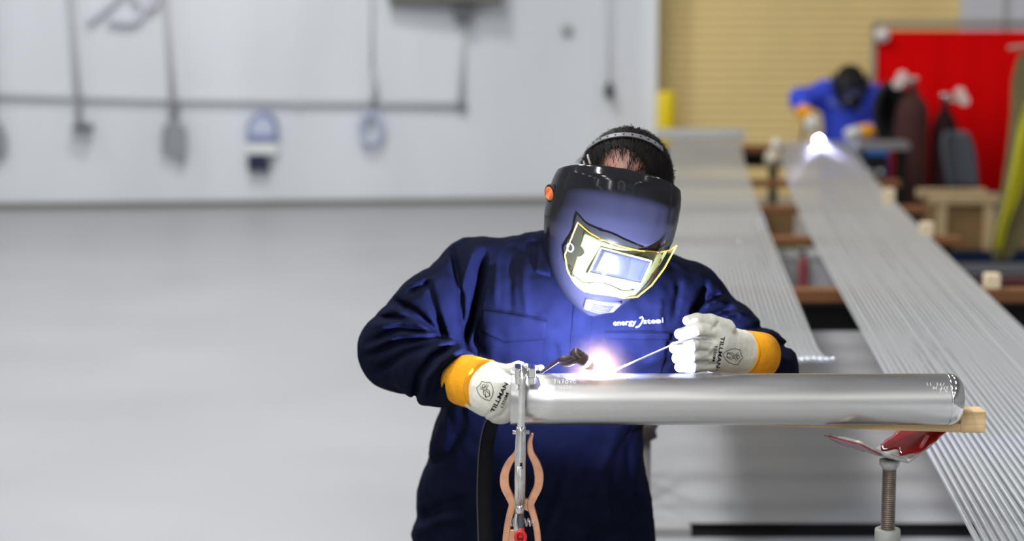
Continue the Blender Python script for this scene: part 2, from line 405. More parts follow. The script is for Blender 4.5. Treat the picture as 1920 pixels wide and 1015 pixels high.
# shovel
c = empty('shovel', 'grey shovel hung blade down on the white wall below the conduit', 'shovel', wallpt(325, 300))
MB().tube([wallpt(308, -60), wallpt(318, 80), wallpt(326, 215)], [0.02, 0.022, 0.026], 10).out('handle', HAND, c)
out = [(313, 198), (318, 230), (304, 240), (302, 275), (318, 288), (344, 302), (351, 280), (348, 238), (334, 232), (337, 196)]
n = len(out); Vt = [wallpt(x, y, 0.085 + 0.02 * abs(x - 326) / 24) for x, y in out]; Vb = [v + np.array([0, 0.012, 0]) for v in Vt]
mesh('blade', Vt + Vb, [tuple(range(n))[::-1], tuple(range(n, 2 * n))] + [(i, (i + 1) % n, n + (i + 1) % n, n + i) for i in range(n)], mat('worn_steel', (0.30, 0.31, 0.33), 0.5, 0.4), c, smooth=False)
# dust pan with brush
BLUE = mat('dusty_blue_plastic', (0.20, 0.24, 0.42), 0.5); PALE = mat('pale_blue_plastic', (0.52, 0.57, 0.70), 0.5)
c = empty('dustpan', 'blue and white dustpan with dark brush hanging on the white wall', 'dustpan', wallpt(490, 320))
dome = [(462, 268), (462, 245), (467, 226), (478, 214), (492, 210), (506, 213), (516, 224), (520, 245), (521, 268)]
def slab(pl, off, th, nm, m, par):
    n = len(pl); A = [wallpt(x, y, off) for x, y in pl]; B = [v + np.array([0, th, 0]) for v in A]
    return bevel(mesh(nm, A + B, [tuple(range(n))[::-1], tuple(range(n, 2 * n))] + [(i, (i + 1) % n, n + (i + 1) % n, n + i) for i in range(n)], m, par, smooth=False), 0.006)
slab(dome, 0.10, 0.09, 'pan', BLUE, c)
slab([(469, 255), (470, 238), (480, 222), (494, 219), (508, 226), (513, 240), (513, 255)], 0.11, 0.02, 'pan_recess', PALE, c)
slab([(462, 266), (521, 266), (519, 290), (464, 290)], 0.09, 0.07, 'white_band', WHITE, c)
slab([(464, 289), (498, 289), (506, 320), (464, 320)], 0.10, 0.08, 'brush', mat('navy_bristles', (0.02, 0.022, 0.055), 0.8, bump=0.5, bscale=80), c)
# lanyard coil
c = empty('cord_coil', 'pale blue coiled cord hanging from the wall right of the dustpan', 'cord', wallpt(697, 275))
for k_, (dx, rr) in enumerate(((0, 22), (3, 18), (-3, 20))):
    MB().tube([wallpt(697 + dx + rr * math.cos(a), 241 + (34 - 3 * k_) * math.sin(a), 0.06 + 0.015 * k_) for a in np.linspace(0, 2 * pi, 24, endpoint=False)], 0.017, 8, closed=True).out('loop', PALE, c)
MB().tube([wallpt(694, -40), wallpt(697, 130)], 0.010, 8).out('hanging_line', mat('pale_cord', (0.6, 0.61, 0.62), 0.7), c)
MB().tube([wallpt(697, 128), wallpt(703, 165), wallpt(698, 208)], [0.02, 0.028, 0.02], 8).out('grip', mat('grey_rubber', (0.42, 0.42, 0.43), 0.7), c)
c = empty('pull_cord', 'thin pull cord with small black handle beside the tan door', 'cord', wallpt(1142, 185))
MB().tube([wallpt(1138, -40), wallpt(1142, 158)], 0.009, 8).out('line', mat('line_grey', (0.5, 0.5, 0.49), 0.7), c)
MB().lathe([(0.012, 0.14), (0.035, 0.11), (0.042, 0.05), (0.03, 0.0)], wallpt(1142, 185), 12).out('handle', mat('soft_black', (0.03, 0.032, 0.03), 0.6), c)
c = tag(MB().lathe([(0.05, 0), (0.05, -0.03), (0.02, -0.05)], wallpt(1062, 55, 0.01), 12, axis='y').out('wall_button', mat('grey_button', (0.42, 0.43, 0.42), 0.6), base=(0, 0, 0)), 'small grey round fitting high on the wall left of the pull cord', 'fitting')
c = empty('hose_bundle', 'grey hose bundle hooked at the top left of the wall', 'hose', wallpt(230, 40))
for pl in ([(168, 40), (190, 22), (215, 0), (240, -30)], [(240, -30), (262, 6), (290, 10), (300, -30)], [(205, 38), (250, 40), (270, 20), (285, -20)]):
    MB().tube(spline([wallpt(x, y, 0.042) for x, y in pl], 6), 0.033, 8).out('hose', mat('faded_hose', (0.64, 0.64, 0.68), 0.7), c)
c = empty('scoop', 'grey scoop hanging at the left edge of the photo', 'scoop', wallpt(-5, 295))
slab([(-30, 230), (0, 232), (10, 262), (10, 292), (-30, 298)], 0.09, 0.05, 'pan', mat('scoop_grey', (0.27, 0.28, 0.30), 0.6), c)
MB().tube([wallpt(-12, -40), wallpt(-10, 235)], 0.02, 8).out('handle', HAND, c)

# bollard
p = at(1248, 300, wy(wx1) - 0.55); zt = at(1248, 171, p[1])[2]; r = 18 / F * p[1]
c = empty('bollard', 'yellow safety bollard standing in front of the tan roller door', 'bollard', (p[0], p[1], 0))
MB().lathe([(r, 0.0), (r, zt - 0.03), (r * 0.9, zt - 0.008), (r * 0.5, zt), (1e-5, zt)], (p[0], p[1], 0), 24).out('post', mat('safety_yellow', (0.85, 0.62, 0.0), 0.4), c)
MB().box(p[0] - 0.12, p[0] + 0.12, p[1] - 0.12, p[1] + 0.12, 0, 0.012).out('base_plate', mat('yellow_plate', (0.8, 0.58, 0.0), 0.5), c, smooth=False)

# ------------------------------------------------------------------ long tube panels
PZ = 0.735
def curve_from(pix, z):
    P = np.array([onz(x, y, z) for x, y in pix]); P = P[np.argsort(P[:, 1])]; co = np.polyfit(P[:, 1], P[:, 0], 3); return co
coR = curve_from([(1840, 1015), (1740, 870), (1660, 700), (1612, 612), (1533, 460), (1500, 400), (1480, 355), (1465, 276)], PZ)
coL = curve_from([(1390, 258), (1400, 320), (1420, 370), (1450, 450), (1490, 550), (1520, 620), (1540, 660)], PZ)
def panel(name, label, co, Y0, Y1, sgn, ntube, curl):
    root = empty(name, label, 'tube panel', (np.polyval(co, Y1), Y1, 0))
    ys = np.concatenate([np.linspace(Y0, Y0 + 1.2, 9)[:-1], np.linspace(Y0 + 1.2, Y1, 40)])
    xe = np.polyval(co, ys); dxe = np.polyval(np.polyder(co), ys); L = np.sqrt(1 + dxe ** 2)
    pitch = 0.0155
    for i in range(ntube):
        o = (i + 0.5) * pitch * sgn
        jz = random.uniform(-0.0012, 0.0012); ph = random.uniform(0, 6)
        z = PZ - 0.0072 + jz + 0.0012 * np.sin(ys * 1.3 + ph) + curl * np.clip((Y0 + 0.75 - ys) / 0.75, 0, 1) ** 2
        z = z - 0.0 * ys
        P = np.stack([xe + o / L, ys - o * dxe / L, z], 1)
        MB().tube(P, 0.0059, 10).out('tube', TUBE, root)
    return root
nT = 32
panel('tube_panel', 'long panel of parallel steel tubes in the right foreground', coR, 2.7, onz(1470, 262, PZ)[1], 1, nT, 0.0)
rootL = panel('tube_panel', 'long panel of parallel steel tubes right behind the front welder', coL, 4.75, onz(1392, 262, PZ)[1], -1, nT, 0.085)
# end bar of the left panel
Ye = onz(1392, 262, PZ)[1]; xe = np.polyval(coL, Ye)
BARM = mat('grey_bar_steel', (0.50, 0.50, 0.48), 0.45, 0.5)
b = MB().box(xe - 0.62, xe + 0.02, Ye - 0.02, Ye + 0.05, PZ, PZ + 0.075); bevel(b.out('end_bar', BARM, rootL, smooth=False), 0.01)
BEAM = mat('reddish_timber', (0.17, 0.062, 0.014), 0.75, var=0.3, vscale=6, stretch=(0.5, 6, 6))
BLKST = mat('black_steel', (0.010, 0.0095, 0.009), 0.7, spec=0.1)
def trestle(Y, xa, xb, label, th, deep):
    c = empty('trestle', label, 'trestle', ((xa + xb) / 2, Y, 0), 'trestles under the tube panels')
    zt = PZ - 0.0150; zl = zt - th
    bevel(MB().box(xa, xb, Y - 0.045, Y + 0.045, zl, zt).out('timber_beam', BEAM, c, smooth=False), 0.005)
    if deep:
        b = MB(); b.box(xa, xb, Y - 0.05, Y + 0.05, zl - 0.012, zl); b.box(xa, xb, Y - 0.008, Y + 0.008, zl - 0.085, zl - 0.012); b.box(xa, xb, Y - 0.05, Y + 0.05, zl - 0.097, zl - 0.085)
        b.out('steel_beam', BLKST, c, smooth=False); zl -= .097
    for x in (xa + 0.06, xb - 0.06):
        for s in (-1, 1):
            MB().tube([(x, Y + 0.02 * s, zl), (x, Y + 0.24 * s, 0.0)], 0.022, 10).out('leg', BLKST, c)
for (Y, th, lab) in ((6.6, .045, 'timber topped black trestle under both tube panels, nearest one'), (8.1, .034, 'timber topped trestle under the panels, second from the front'),
               (9.35, .036, 'timber topped trestle under the panels, third from the front'), (10.75, .04, 'timber topped trestle under the panels, fourth from the front'), (13.4, .05, 'timber topped trestle under the far ends of the panels')):
    trestle(Y, np.polyval(coL, Y) - 0.62, np.polyval(coR, Y) + (0.95 if Y < 8 else 0.52 if Y > 13 else 0.64), lab, th, Y < 7 or Y > 13)
STAKE = mat('stake_pine', (0.74, 0.60, 0.40), 0.7)
for (x, y0, y1, w, lab, Y) in ((1860, 513, 556, 14, 'pale wooden stake beside the right panel on the nearest trestle', 6.6), (1737, 417, 452, 12, 'pale wooden stake beside the right panel on the second trestle', 8.1), (1667, 354, 386, 10, 'pale wooden stake beside the right panel on the third trestle', 9.35)):
    a = at(x, y0, Y); zb = PZ - 0.0149; hw = w / F * Y
    o = MB().box(a[0] - hw, a[0] + hw, Y - hw, Y + hw, zb, a[2]).out('wooden_stake', STAKE, smooth=False, base=(a[0], Y, zb)); bevel(o, 0.004)
    tag(o, lab, 'stake', 'stakes along the right panel')
# dark bar lying on the floor
a = onz(1236, 1003, 0); bq = onz(1835, 1003, 0)
o = empty('steel_angle', 'dark steel angle bar lying on the concrete floor', 'steel bar', (a[0], a[1], 0))
MB().box(a[0] + 0.1, bq[0], a[1] - 0.03, a[1] + 0.03, 0, 0.006).add([], []).out('flat_flange', BLKST, o, smooth=False)
MB().box(a[0] + 0.1, bq[0], a[1] + 0.024, a[1] + 0.03, 0.006, 0.03).out('upright_flange', BLKST, o, smooth=False)
MB().box(a[0] - 0.25, a[0] + 0.1, a[1] - 0.03, a[1] + 0.03, 0, 0.028).out('end_block', mat('grey_block', (0.3, 0.29, 0.28), 0.6), o, smooth=False)
# items on the floor between the panels
def boxthing(name, label, cat, x0, x1, y0, y1, Y, depth, m, lidm=None, zb=None, group=None):
    A = at(x0, y0, Y); B = at(x1, y1, Y); zb = B[2] if zb is None else zb
    c = empty(name, label, cat, ((A[0] + B[0]) / 2, Y + depth / 2, zb), group)
    bevel(MB().box(A[0], B[0], Y, Y + depth, zb, A[2] - 0.02).out('body', m, c, smooth=False), 0.008)
    bevel(MB().box(A[0] - 0.008, B[0] + 0.008, Y - 0.008, Y + depth + 0.008, A[2] - 0.02, A[2]).out('lid', lidm or m, c, smooth=False), 0.005)
    return c
boxthing('storage_bin', 'pale grey storage bin on the floor between the two panels', 'bin', 1455, 1500, 480, 545, 10.4, 0.3, mat('bin_grey', (0.30, 0.31, 0.31), 0.5), zb=0)
boxthing('storage_bin', 'off white storage bin beside the red canister between the panels', 'bin', 1514, 1562, 478, 545, 10.4, 0.3, mat('bin_white', (0.42, 0.42, 0.42), 0.5), zb=0)
p = at(1507, 470, 10.3); c = empty('canister', 'dark red canister between the grey and white bins', 'canister', (p[0], 10.3, 0))
MB().lathe([(0.03, 0), (0.032, 0.01), (0.032, p[2] - 0.07), (0.015, p[2] - 0.03)], (p[0], 10.3, 0), 14).out('body', mat('dull_red', (0.22, 0.03, 0.03), 0.5), c)
MB().lathe([(0.016, 0), (0.016, 0.03), (0.008, 0.035)], (p[0], 10.3, p[2] - 0.03), 12).out('cap', BLACK, c)
boxthing('tool_case', 'olive green tool case lying between the panels behind the bins', 'case', 1458, 1548, 454, 480, 11.6, 0.3, mat('olive_plastic', (0.16, 0.17, 0.03), 0.6), zb=0)
boxthing('cardboard_box', 'brown cardboard box between the far ends of the panels', 'box', 1424, 1490, 392, 430, 12.3, 0.3, mat('cardboard_brown', (0.22, 0.12, 0.045), 0.8), zb=0)
p = at(1462, 330, 13.0); c = empty('bottle_jack', 'small dark jack standing between the far ends of the panels', 'jack', (p[0], 13.0, 0))
zt = at(1450, 275, 13.0)[2]
MB().lathe([(0.09, 0), (0.09, 0.02), (0.03, 0.04), (0.03, zt - 0.12)], (at(1450, 300, 13)[0], 13, 0), 14).out('column', BLKST, c)
MB().lathe([(0.06, zt - 0.12), (0.06, zt - 0.06), (0.03, zt - 0.02)], (at(1450, 300, 13)[0], 13, 0), 14).out('saddle', mat('beige_saddle', (0.55, 0.48, 0.36), 0.6), c)
sphere(at(1455, 270, 13), 0.035).out('knob', mat('pale_knob', (0.75, 0.70, 0.62), 0.4), c)

# ------------------------------------------------------------------ background right: screen, gas bottles, crates
REDC = mat('red_vinyl_curtain', (0.66, 0.001, 0.002), 0.8, spec=0.05)
FRAME = mat('grey_brown_frame', (0.26, 0.23, 0.18), 0.6, 0.2)
YS = 15.3
A = at(1640, 55, YS); zb = at(1640, 362, YS)[2]; xr = at(2120, 55, YS)[0]
c = empty('welding_screen', 'red welding curtain on a grey frame behind the second welder', 'screen', ((A[0] + xr) / 2, YS, 0))
nx = 90; Vc = []
for i in range(nx):
    x = A[0] + 0.02 + (xr - A[0] - 0.04) * i / (nx - 1); y = YS + 0.005 * math.sin(i * 0.55) + 0.004 * math.sin(i * 0.21)
    Vc += [(x, y, A[2] - 0.01), (x, y + 0.01 * math.sin(i * 0.3), zb)]
o = mesh('curtain', Vc, [(2 * i, 2 * i + 1, 2 * i + 3, 2 * i + 2) for i in range(nx - 1)], REDC, c)
sm = o.modifiers.new('solid', 'SOLIDIFY'); sm.thickness = 0.004
MB().tube([(A[0], YS, A[2] + 0.045), (xr, YS, A[2] + 0.045)], 0.025, 10).out('top_rail', FRAME, c)
for x in (A[0], xr):
    MB().tube([(x, YS, 0.03), (x, YS, A[2] + 0.045)], 0.022, 10).out('post', FRAME, c)
    MB().box(x - 0.03, x + 0.03, YS - 0.3, YS + 0.3, 0, 0.04).out('foot', FRAME, c, smooth=False)
p = at(1655, 66, YS - 0.05); MB().lathe([(0.055, 0), (0.055, 0.03), (0.03, 0.05)], p, 16, axis='y').out('corner_knob', mat('pale_pink_plastic', (0.85, 0.75, 0.72), 0.4), c)
def bottle(x, ytop, rpx, Y, m, label, valve):
    p = at(x, ytop, Y); r = rpx / F * Y; H = p[2]
    c = empty('gas_cylinder', label, 'gas cylinder', (p[0], Y, 0), 'gas cylinders by the red curtain')
    MB().lathe([(r * 0.95, 0), (r, 0.02), (r, H - 0.20), (r * 0.9, H - 0.13), (r * 0.6, H - 0.07), (r * 0.35, H - 0.04), (r * 0.32, H)], (p[0], Y, 0), 24).out('body', m, c)
    MB().lathe([(0.022, 0), (0.022, 0.05), (0.035, 0.055), (0.035, 0.075), (0.01, 0.08)], (p[0], Y, H), 14).out('valve', CHROME, c)
    bb = MB(); bb.tube([(p[0], Y, H + 0.035), (p[0] + valve * 0.11, Y - 0.03, H + 0.035)], 0.018, 10); bb.out('regulator', CHROME, c)
    for k_, dz in ((0.09, 0.05), (0.12, -0.005)):
        MB().lathe([(0.035, 0), (0.035, -0.03), (0.03, -0.032)], (p[0] + valve * k_, Y - 0.04, H + 0.035 + dz), 16, axis='y').out('gauge', mat('gauge_pink_white', (0.8, 0.66, 0.60), 0.3), c)
    return c
bottle(1712, 165, 31, 13.6, mat('brown_cylinder_paint', (0.060, 0.024, 0.020), 0.7, spec=0.1), 'brown gas cylinder in front of the red curtain, taller left one', -1)
bottle(1772, 196, 26, 13.6, mat('maroon_cylinder_paint', (0.02, 0.006, 0.006), 0.7, spec=0.1), 'dark maroon gas cylinder, shorter right one before the red curtain', 1)
# black hose coil on the cylinder
c = empty('hose_coil', 'black hose coil hanging beside the brown gas cylinder', 'hose', at(1672, 260, 13.05))
for k_ in range(9):
    MB().tube([at(1672 + (30 - 3.2 * k_) * math.cos(a), 212 + (54 - 6 * k_) * math.sin(a), 13.78 + 0.02 * k_) for a in np.linspace(0, 2 * pi, 28, endpoint=False)], 0.03, 8, closed=True).out('loop', BLACK, c)
# welding power source
m_blue = mat('blue_machine_paint', (0.01, 0.13, 0.42), 0.4)
A = at(1612, 268, 13.7); B = at(1664, 268, 13.7)
c = empty('power_source', 'blue welding power source behind the right panel far end', 'welding machine', ((A[0] + B[0]) / 2, 13.8, 0))
bevel(MB().box(A[0], B[0], 13.6, 14.1, 0.08, A[2] - 0.04).out('case', m_blue, c, smooth=False), 0.012)
bevel(MB().box(A[0] + 0.02, B[0] - 0.02, 13.585, 13.6, 0.35, A[2] - 0.08).out('control_panel', BLACK, c, smooth=False), 0.003)
for k_ in range(2): MB().lathe([(0.02, 0), (0.018, -0.02)], (A[0] + 0.06 + 0.07 * k_, 13.585, A[2] - 0.2), 12, axis='y').out('dial', WHITE, c)
for sx in (A[0] + 0.01, B[0] - 0.01): MB().lathe([(0.05, -0.02), (0.05, 0.02)], (sx, 13.85, 0.05), 14, axis='x').out('wheel', BLACK, c)
MB().tube([(A[0] + 0.03, 13.75, A[2] - 0.04), (A[0] + 0.03, 13.75, A[2] - 0.0), (B[0] - 0.03, 13.75, A[2]), (B[0] - 0.03, 13.75, A[2] - 0.04)], 0.012, 8).out('handle', BARM, c)
# grey shop bench end
A = at(1610, 268, 13.0); B = at(1706, 282, 13.0)
c = empty('side_bench', 'narrow grey steel bench behind the right panel far end', 'bench', ((A[0] + B[0]) / 2, 13.1, 0))
bevel(MB().box(A[0], B[0], 13.0, 13.25, B[2], A[2]).out('top', mat('bench_grey', (0.20, 0.19, 0.18), 0.5), c, smooth=False), 0.006)
for x in (A[0] + 0.03, B[0] - 0.03):
    for y in (13.03, 13.22): MB().box(x - 0.015, x + 0.015, y - 0.015, y + 0.015, 0, B[2]).out('leg', BLKST, c, smooth=False)
# dark grey chair
CH = mat('dark_grey_seat', (0.060, 0.066, 0.078), 0.6, spec=0.2)
A = at(1766, 246, 12.4); B = at(1826, 352, 12.4); xm = (A[0] + B[0]) / 2
c = empty('shop_chair', 'dark grey shop chair with curved backrest by the red curtain', 'chair', (xm, 12.4, 0))
V = []; ny_ = 10; nx_ = 9
for j in range(ny_):
    t = j / (ny_ - 1); z = B[2] + (A[2] - B[2]) * t
    for i in range(nx_):
        u = -1 + 2 * i / (nx_ - 1); hw = (A[0] - xm) * (0.92 + 0.1 * math.sin(t * pi)) * (1 if t < 0.85 else 1 - (t - 0.85) * 1.6)
        V.append((xm + u * hw + 0.05 * (1 - t) - 0.02, 12.4 + 0.06 * (1 - u * u) - 0.05 * (1 - t), z))
o = mesh('backrest', V, [(j * nx_ + i, j * nx_ + i + 1, (j + 1) * nx_ + i + 1, (j + 1) * nx_ + i) for j in range(ny_ - 1) for i in range(nx_ - 1)], CH, c)
m_ = o.modifiers.new('solid', 'SOLIDIFY'); m_.thickness = 0.03
bevel(MB().box(xm - 0.2, xm + 0.2, 12.0, 12.38, 0.42, 0.48).out('seat', CH, c, smooth=False), 0.02)
MB().tube([(xm, 12.36, 0.45), (xm, 12.46, 0.46), (xm + 0.01, 12.45, B[2] + 0.1)], 0.02, 8).out('back_bracket', BLKST, c)
MB().tube([(xm, 12.2, 0.08), (xm, 12.2, 0.42)], 0.03, 10).out('post', BLKST, c)
for k_ in range(5):
    a = k_ * 2 * pi / 5; MB().tube([(xm, 12.2, 0.09), (xm + 0.26 * math.cos(a), 12.2 + 0.26 * math.sin(a), 0.03)], 0.018, 8).out('leg', BLKST, c)
# crate on a skid
Yc = 11.4; A = at(1752, 366, Yc); B = at(1868, 470, Yc)
sk0 = at(1776, 470, Yc); sk1 = at(2000, 545, Yc)
c = empty('steel_skid', 'navy blue steel skid under the wooden crate', 'skid', ((sk0[0] + sk1[0]) / 2, Yc + 0.2, 0))
NAVYP = mat('navy_paint', (0.008, 0.014, 0.040), 0.7, spec=0.1)
bevel(MB().box(sk0[0] - 0.12, sk1[0], Yc - 0.05, Yc + 0.5, 0.09, B[2]).out('deck', NAVYP, c, smooth=False), 0.008)
MB().box(sk0[0] + 0.03, sk1[0], Yc - 0.09, Yc - 0.055, B[2] - 0.12, B[2] - 0.07).out('edge_rail', mat('rail_grey', (0.16, 0.16, 0.17), 0.4), c, smooth=False)
for x in (sk0[0] - 0.08, sk1[0] - 0.1):
    for y in (Yc, Yc + 0.42): MB().box(x, x + 0.08, y, y + 0.06, 0, 0.09).out('foot', BLKST, c, smooth=False)
CRB = mat('crate_board', (0.46, 0.33, 0.17), 0.75, var=0.2, vscale=5); CRI = mat('crate_side_ply', (0.20, 0.115, 0.04), 0.8, var=0.15, vscale=6)
c = empty('wooden_crate', 'open wooden crate with pale top boards on the blue skid', 'crate', ((A[0] + B[0]) / 2, Yc + 0.2, B[2]))
zb = B[2]; zt = A[2]; h = (zt - zb)
bevel(MB().box(A[0] + 0.03, B[0] - 0.02, Yc + 0.03, Yc + 0.06, zb, zt - 0.05).out('front_panel', CRI, c, smooth=False), 0.003)
MB().box(A[0] + 0.03, B[0] - 0.02, Yc + 0.37, Yc + 0.40, zb, zt - 0.05).out('back_panel', CRI, c, smooth=False)
for x in (A[0] + 0.02, B[0] - 0.05): MB().box(x, x + 0.03, Yc + 0.06, Yc + 0.37, zb, zt - 0.05).out('side_panel', CRI, c, smooth=False)
MB().box(A[0] + 0.05, B[0] - 0.05, Yc + 0.06, Yc + 0.37, zb, zb + 0.02).out('base_panel', CRI, c, smooth=False)
for x in (A[0] + 0.02, B[0] - 0.08): bevel(MB().box(x, x + 0.06, Yc, Yc + 0.03, zb, zt - 0.055).out('corner_post', CRB, c, smooth=False), 0.003)
for y in (Yc - 0.01, Yc + 0.36): bevel(MB().box(A[0] - 0.02, B[0] + 0.02, y, y + 0.07, zt - 0.055, zt).out('top_board', CRB, c, smooth=False), 0.004)
boxthing('cardboard_box', 'brown cardboard box at the right edge beside the wooden crate', 'box', 1890, 1985, 432, 470, Yc + 0.05, 0.3, mat('cardboard_dark', (0.30, 0.18, 0.08), 0.8), zb=B[2] + 0.0005)
# hi-vis cloth on a stand
HV = mat('hi_vis_yellow_green', (0.40, 0.37, 0.0), 0.7); HVG = mat('olive_grey_cloth', (0.13, 0.11, 0.04), 0.8, var=0.2, vscale=8)
Yh = 10.6
c = empty('safety_vest', 'yellow and olive safety cloth hanging at the right edge', 'safety vest', at(1900, 480, Yh))
def drape(Lp, Rp, nm, m, off):
    n = 26; k_ = 9; Ls = spline(Lp, 6); Rs = spline(Rp, 6); V = []
    Ls = np.array([[np.interp(t, np.linspace(0, 1, len(Ls)), Ls[:, a]) for a in (0, 1)] for t in np.linspace(0, 1, n)])
    Rs = np.array([[np.interp(t, np.linspace(0, 1, len(Rs)), Rs[:, a]) for a in (0, 1)] for t in np.linspace(0, 1, n)])
    for j in range(n):
        for i in range(k_):
            u = i / (k_ - 1); q = Ls[j] * (1 - u) + Rs[j] * u
            V.append(at(q[0], q[1], Yh + off + 0.025 * math.sin(u * 9 + j * 0.15)))
    o = mesh(nm, V, [(j * k_ + i, (j + 1) * k_ + i, (j + 1) * k_ + i + 1, j * k_ + i + 1) for j in range(n - 1) for i in range(k_ - 1)], m, c)
    s_ = o.modifiers.new('solid', 'SOLIDIFY'); s_.thickness = 0.006
drape([(1912, 100), (1898, 150), (1893, 230), (1878, 350), (1858, 450), (1862, 490)], [(1990, 90), (1990, 200), (1975, 300), (1950, 400), (1920, 450), (1895, 485)], 'cloth_body', HVG, 0)
drape([(1925, 190), (1908, 250), (1890, 350), (1868, 440), (1866, 470)], [(1950, 190), (1935, 260), (1915, 350), (1890, 420), (1878, 470)], 'reflective_stripe', HV, -0.045)
p = at(1960, 80, Yh); c = empty('coat_stand', 'grey stand pole holding the yellow safety cloth', 'stand', (p[0], Yh + 0.08, 0))
MB().tube([(p[0], Yh + 0.08, 0.02), (p[0], Yh + 0.08, p[2] + 0.1)], 0.02, 10).out('pole', FRAME, c)
MB().tube([(p[0] - 0.2, Yh + 0.0, p[2] - 0.03), (p[0] + 0.1, Yh + 0.08, p[2])], 0.012, 8).out('hook_arm', FRAME, c)
MB().lathe([(0.16, 0), (0.16, 0.015), (0.03, 0.03)], (p[0], Yh + 0.08, 0), 18).out('base', FRAME, c)

# ------------------------------------------------------------------ the stainless pipe
PA = at(957, 749, 3.6); PB = at(1803, 749, 3.6); PR = 0.0492; PZc = PA[2]
pipe = empty('steel_pipe', 'brushed stainless steel pipe being welded in the foreground', 'pipe', (PA[0], 3.6, PZc))
Lp = PB[0] - PA[0]
prof = [(PR - 0.004, 0.03), (PR - 0.004, 0.0), (PR - 0.001, 0.0), (PR, 0.001)] + [(PR, Lp * k_ / 10) for k_ in range(1, 9)] + [(PR, Lp - 0.031)]
prof += [(PR - 0.026 + 0.026 * math.cos(a), Lp - 0.026 + 0.026 * math.sin(a)) for a in np.linspace(0, pi / 2, 8)] + [(PR * 0.3, Lp), (1e-5, Lp)]
MB().lathe([(1e-5, 0.03)] + prof, (PA[0], 3.6, PZc), 72, axis='x').out('pipe_body', STEEL, pipe)
CAPM = mat('polished_cap', (0.72, 0.70, 0.66), 0.10, 1.0)
prof = [(PR + 0.0003, Lp - 0.030)] + [(PR + 0.0004 - 0.026 + 0.026 * math.cos(a), Lp - 0.026 + 0.0264 * math.sin(a)) for a in np.linspace(0, pi / 2, 12)] + [(1e-5, Lp + 0.0006)]
MB().lathe(prof, (PA[0], 3.6, PZc), 72, axis='x').out('end_cap', CAPM, pipe)
def f_pipe(P): return np.sqrt((P[:, 1] - 3.6) ** 2 + (P[:, 2] - PZc) ** 2) - PR
MARK = mat('white_paint_marker', (0.85, 0.85, 0.82), 0.6)
GL = {'T': [[(0, 0), (6, 0)], [(3, 0), (2.6, 8)]], '4': [[(1, 0), (0, 5), (5, 4.4)], [(4, 1), (4, 8)]], '7': [[(0, 0.5), (5, 0), (2, 8)], [(1.6, 4), (4.6, 4)]],
      '0': [circ(2.6, 4.6, 2.4, 3.2)], '1': [[(2, 0), (1.6, 8)]], '2': [[(0, 2), (2, 0), (4, 1.6), (0, 8), (5, 7.6)]], '3': [[(0, 0), (4, 0.6), (1.5, 3.6), (4.4, 5.6), (0, 8)]],
      '6': [[(4, 0), (1, 3.5), (0.6, 6.5), (2.6, 8), (4.4, 6.2), (2.6, 4.6), (0.8, 6)]], 'Y': [[(0, 0), (2.4, 4)], [(5, 0), (1, 8)]], 'P': [[(0.6, 8), (1, 0), (4, 0.8), (4, 3), (1, 4.2)]],
      '.': [[(1, 7.4), (2, 7.8)]], '#': [[(0, 2.5), (5, 2)], [(0, 5.5), (5, 5)], [(1.6, 0), (1, 8)], [(4, 0), (3.4, 8)]], 'L': [[(0.6, 0), (0.4, 7.6), (4.5, 7.4)]], '/': [[(4, 0), (0, 8)]], '-': [[(0.5, 4), (4, 4)]], ' ': []}
def handwriting(s, x, y, h, adv, slope=0.0):
    out = []
    for i, ch in enumerate(s):
        for L in GL[ch]: out.append([(x + i * adv + u * h / 8, y + v * h / 8 + i * adv * slope) for u, v in L])
    return out
for nm, s, x, y, h, adv, sl, w in (('marking', 'T47070', 1038, 713, 7.5, 7.4, -0.02, 1.1), ('marking', 'P12#.34662Y', 1013, 724, 6.5, 5.4, -0.02, 0.8), ('marking', '- ..-', 1105, 724, 4, 7, 0, 0.7),
                               ('marking', 'LL 36/', 1738, 718, 5, 6, 0.03, 0.8), ('marking', '06 667', 1749, 725, 5, 5, 0.02, 0.8), ('marking', 'T.4', 1761, 731, 6, 5.5, 0, 0.9)):
    G, Fc = stroke_geo(handwriting(s, x, y, h, adv, sl), w); decal(f_pipe, G, Fc, 3.4, 0.0004, nm, MARK, pipe)

# plank under the pipe, carried by the stand
zpb = PZc - PR
zlo = at(1700, 807, 3.63)[2]; zup = at(1835, 771, 3.66)[2]; xe = at(1835, 790, 3.66)[0]
pl = empty('timber_board', 'pale pine board under the right end of the steel pipe', 'board', (xe - 0.3, 3.66, zlo))
x0 = at(1240, 800, 3.66)[0]; xl = PB[0] - 0.002
def wedge(xa, xb, y0, y1, za, zb_, zt): return MB().add([(xa, y0, za), (xb, y0, zb_), (xb, y1, zb_), (xa, y1, za), (xa, y0, zt), (xb, y0, zt), (xb, y1, zt), (xa, y1, zt)], [(0, 3, 2, 1), (4, 5, 6, 7), (0, 1, 5, 4), (1, 2, 6, 5), (2, 3, 7, 6), (3, 0, 4, 7)])
zl2 = zpb - 0.001; f0 = (xl - .02 - x0 - .1) / (xe - x0)
bevel(wedge(x0, xe, 3.655, 3.70, zpb + .0015, zlo, zup).out('upright_board', WOOD, pl, smooth=False), 0.002)
bevel(wedge(x0 + .1, PB[0] + .001, 3.605, 3.655, zpb - .0008, zlo + .001, zpb - .0002).out('support_lip', WOOD, pl, smooth=False), 0.0003)

bevel(MB().box(PB[0] + .0012, xe, 3.606, 3.6545, zlo, at(1835, 772, 3.606)[2]).out('end_block', WOOD, pl, smooth=False), 0.002)
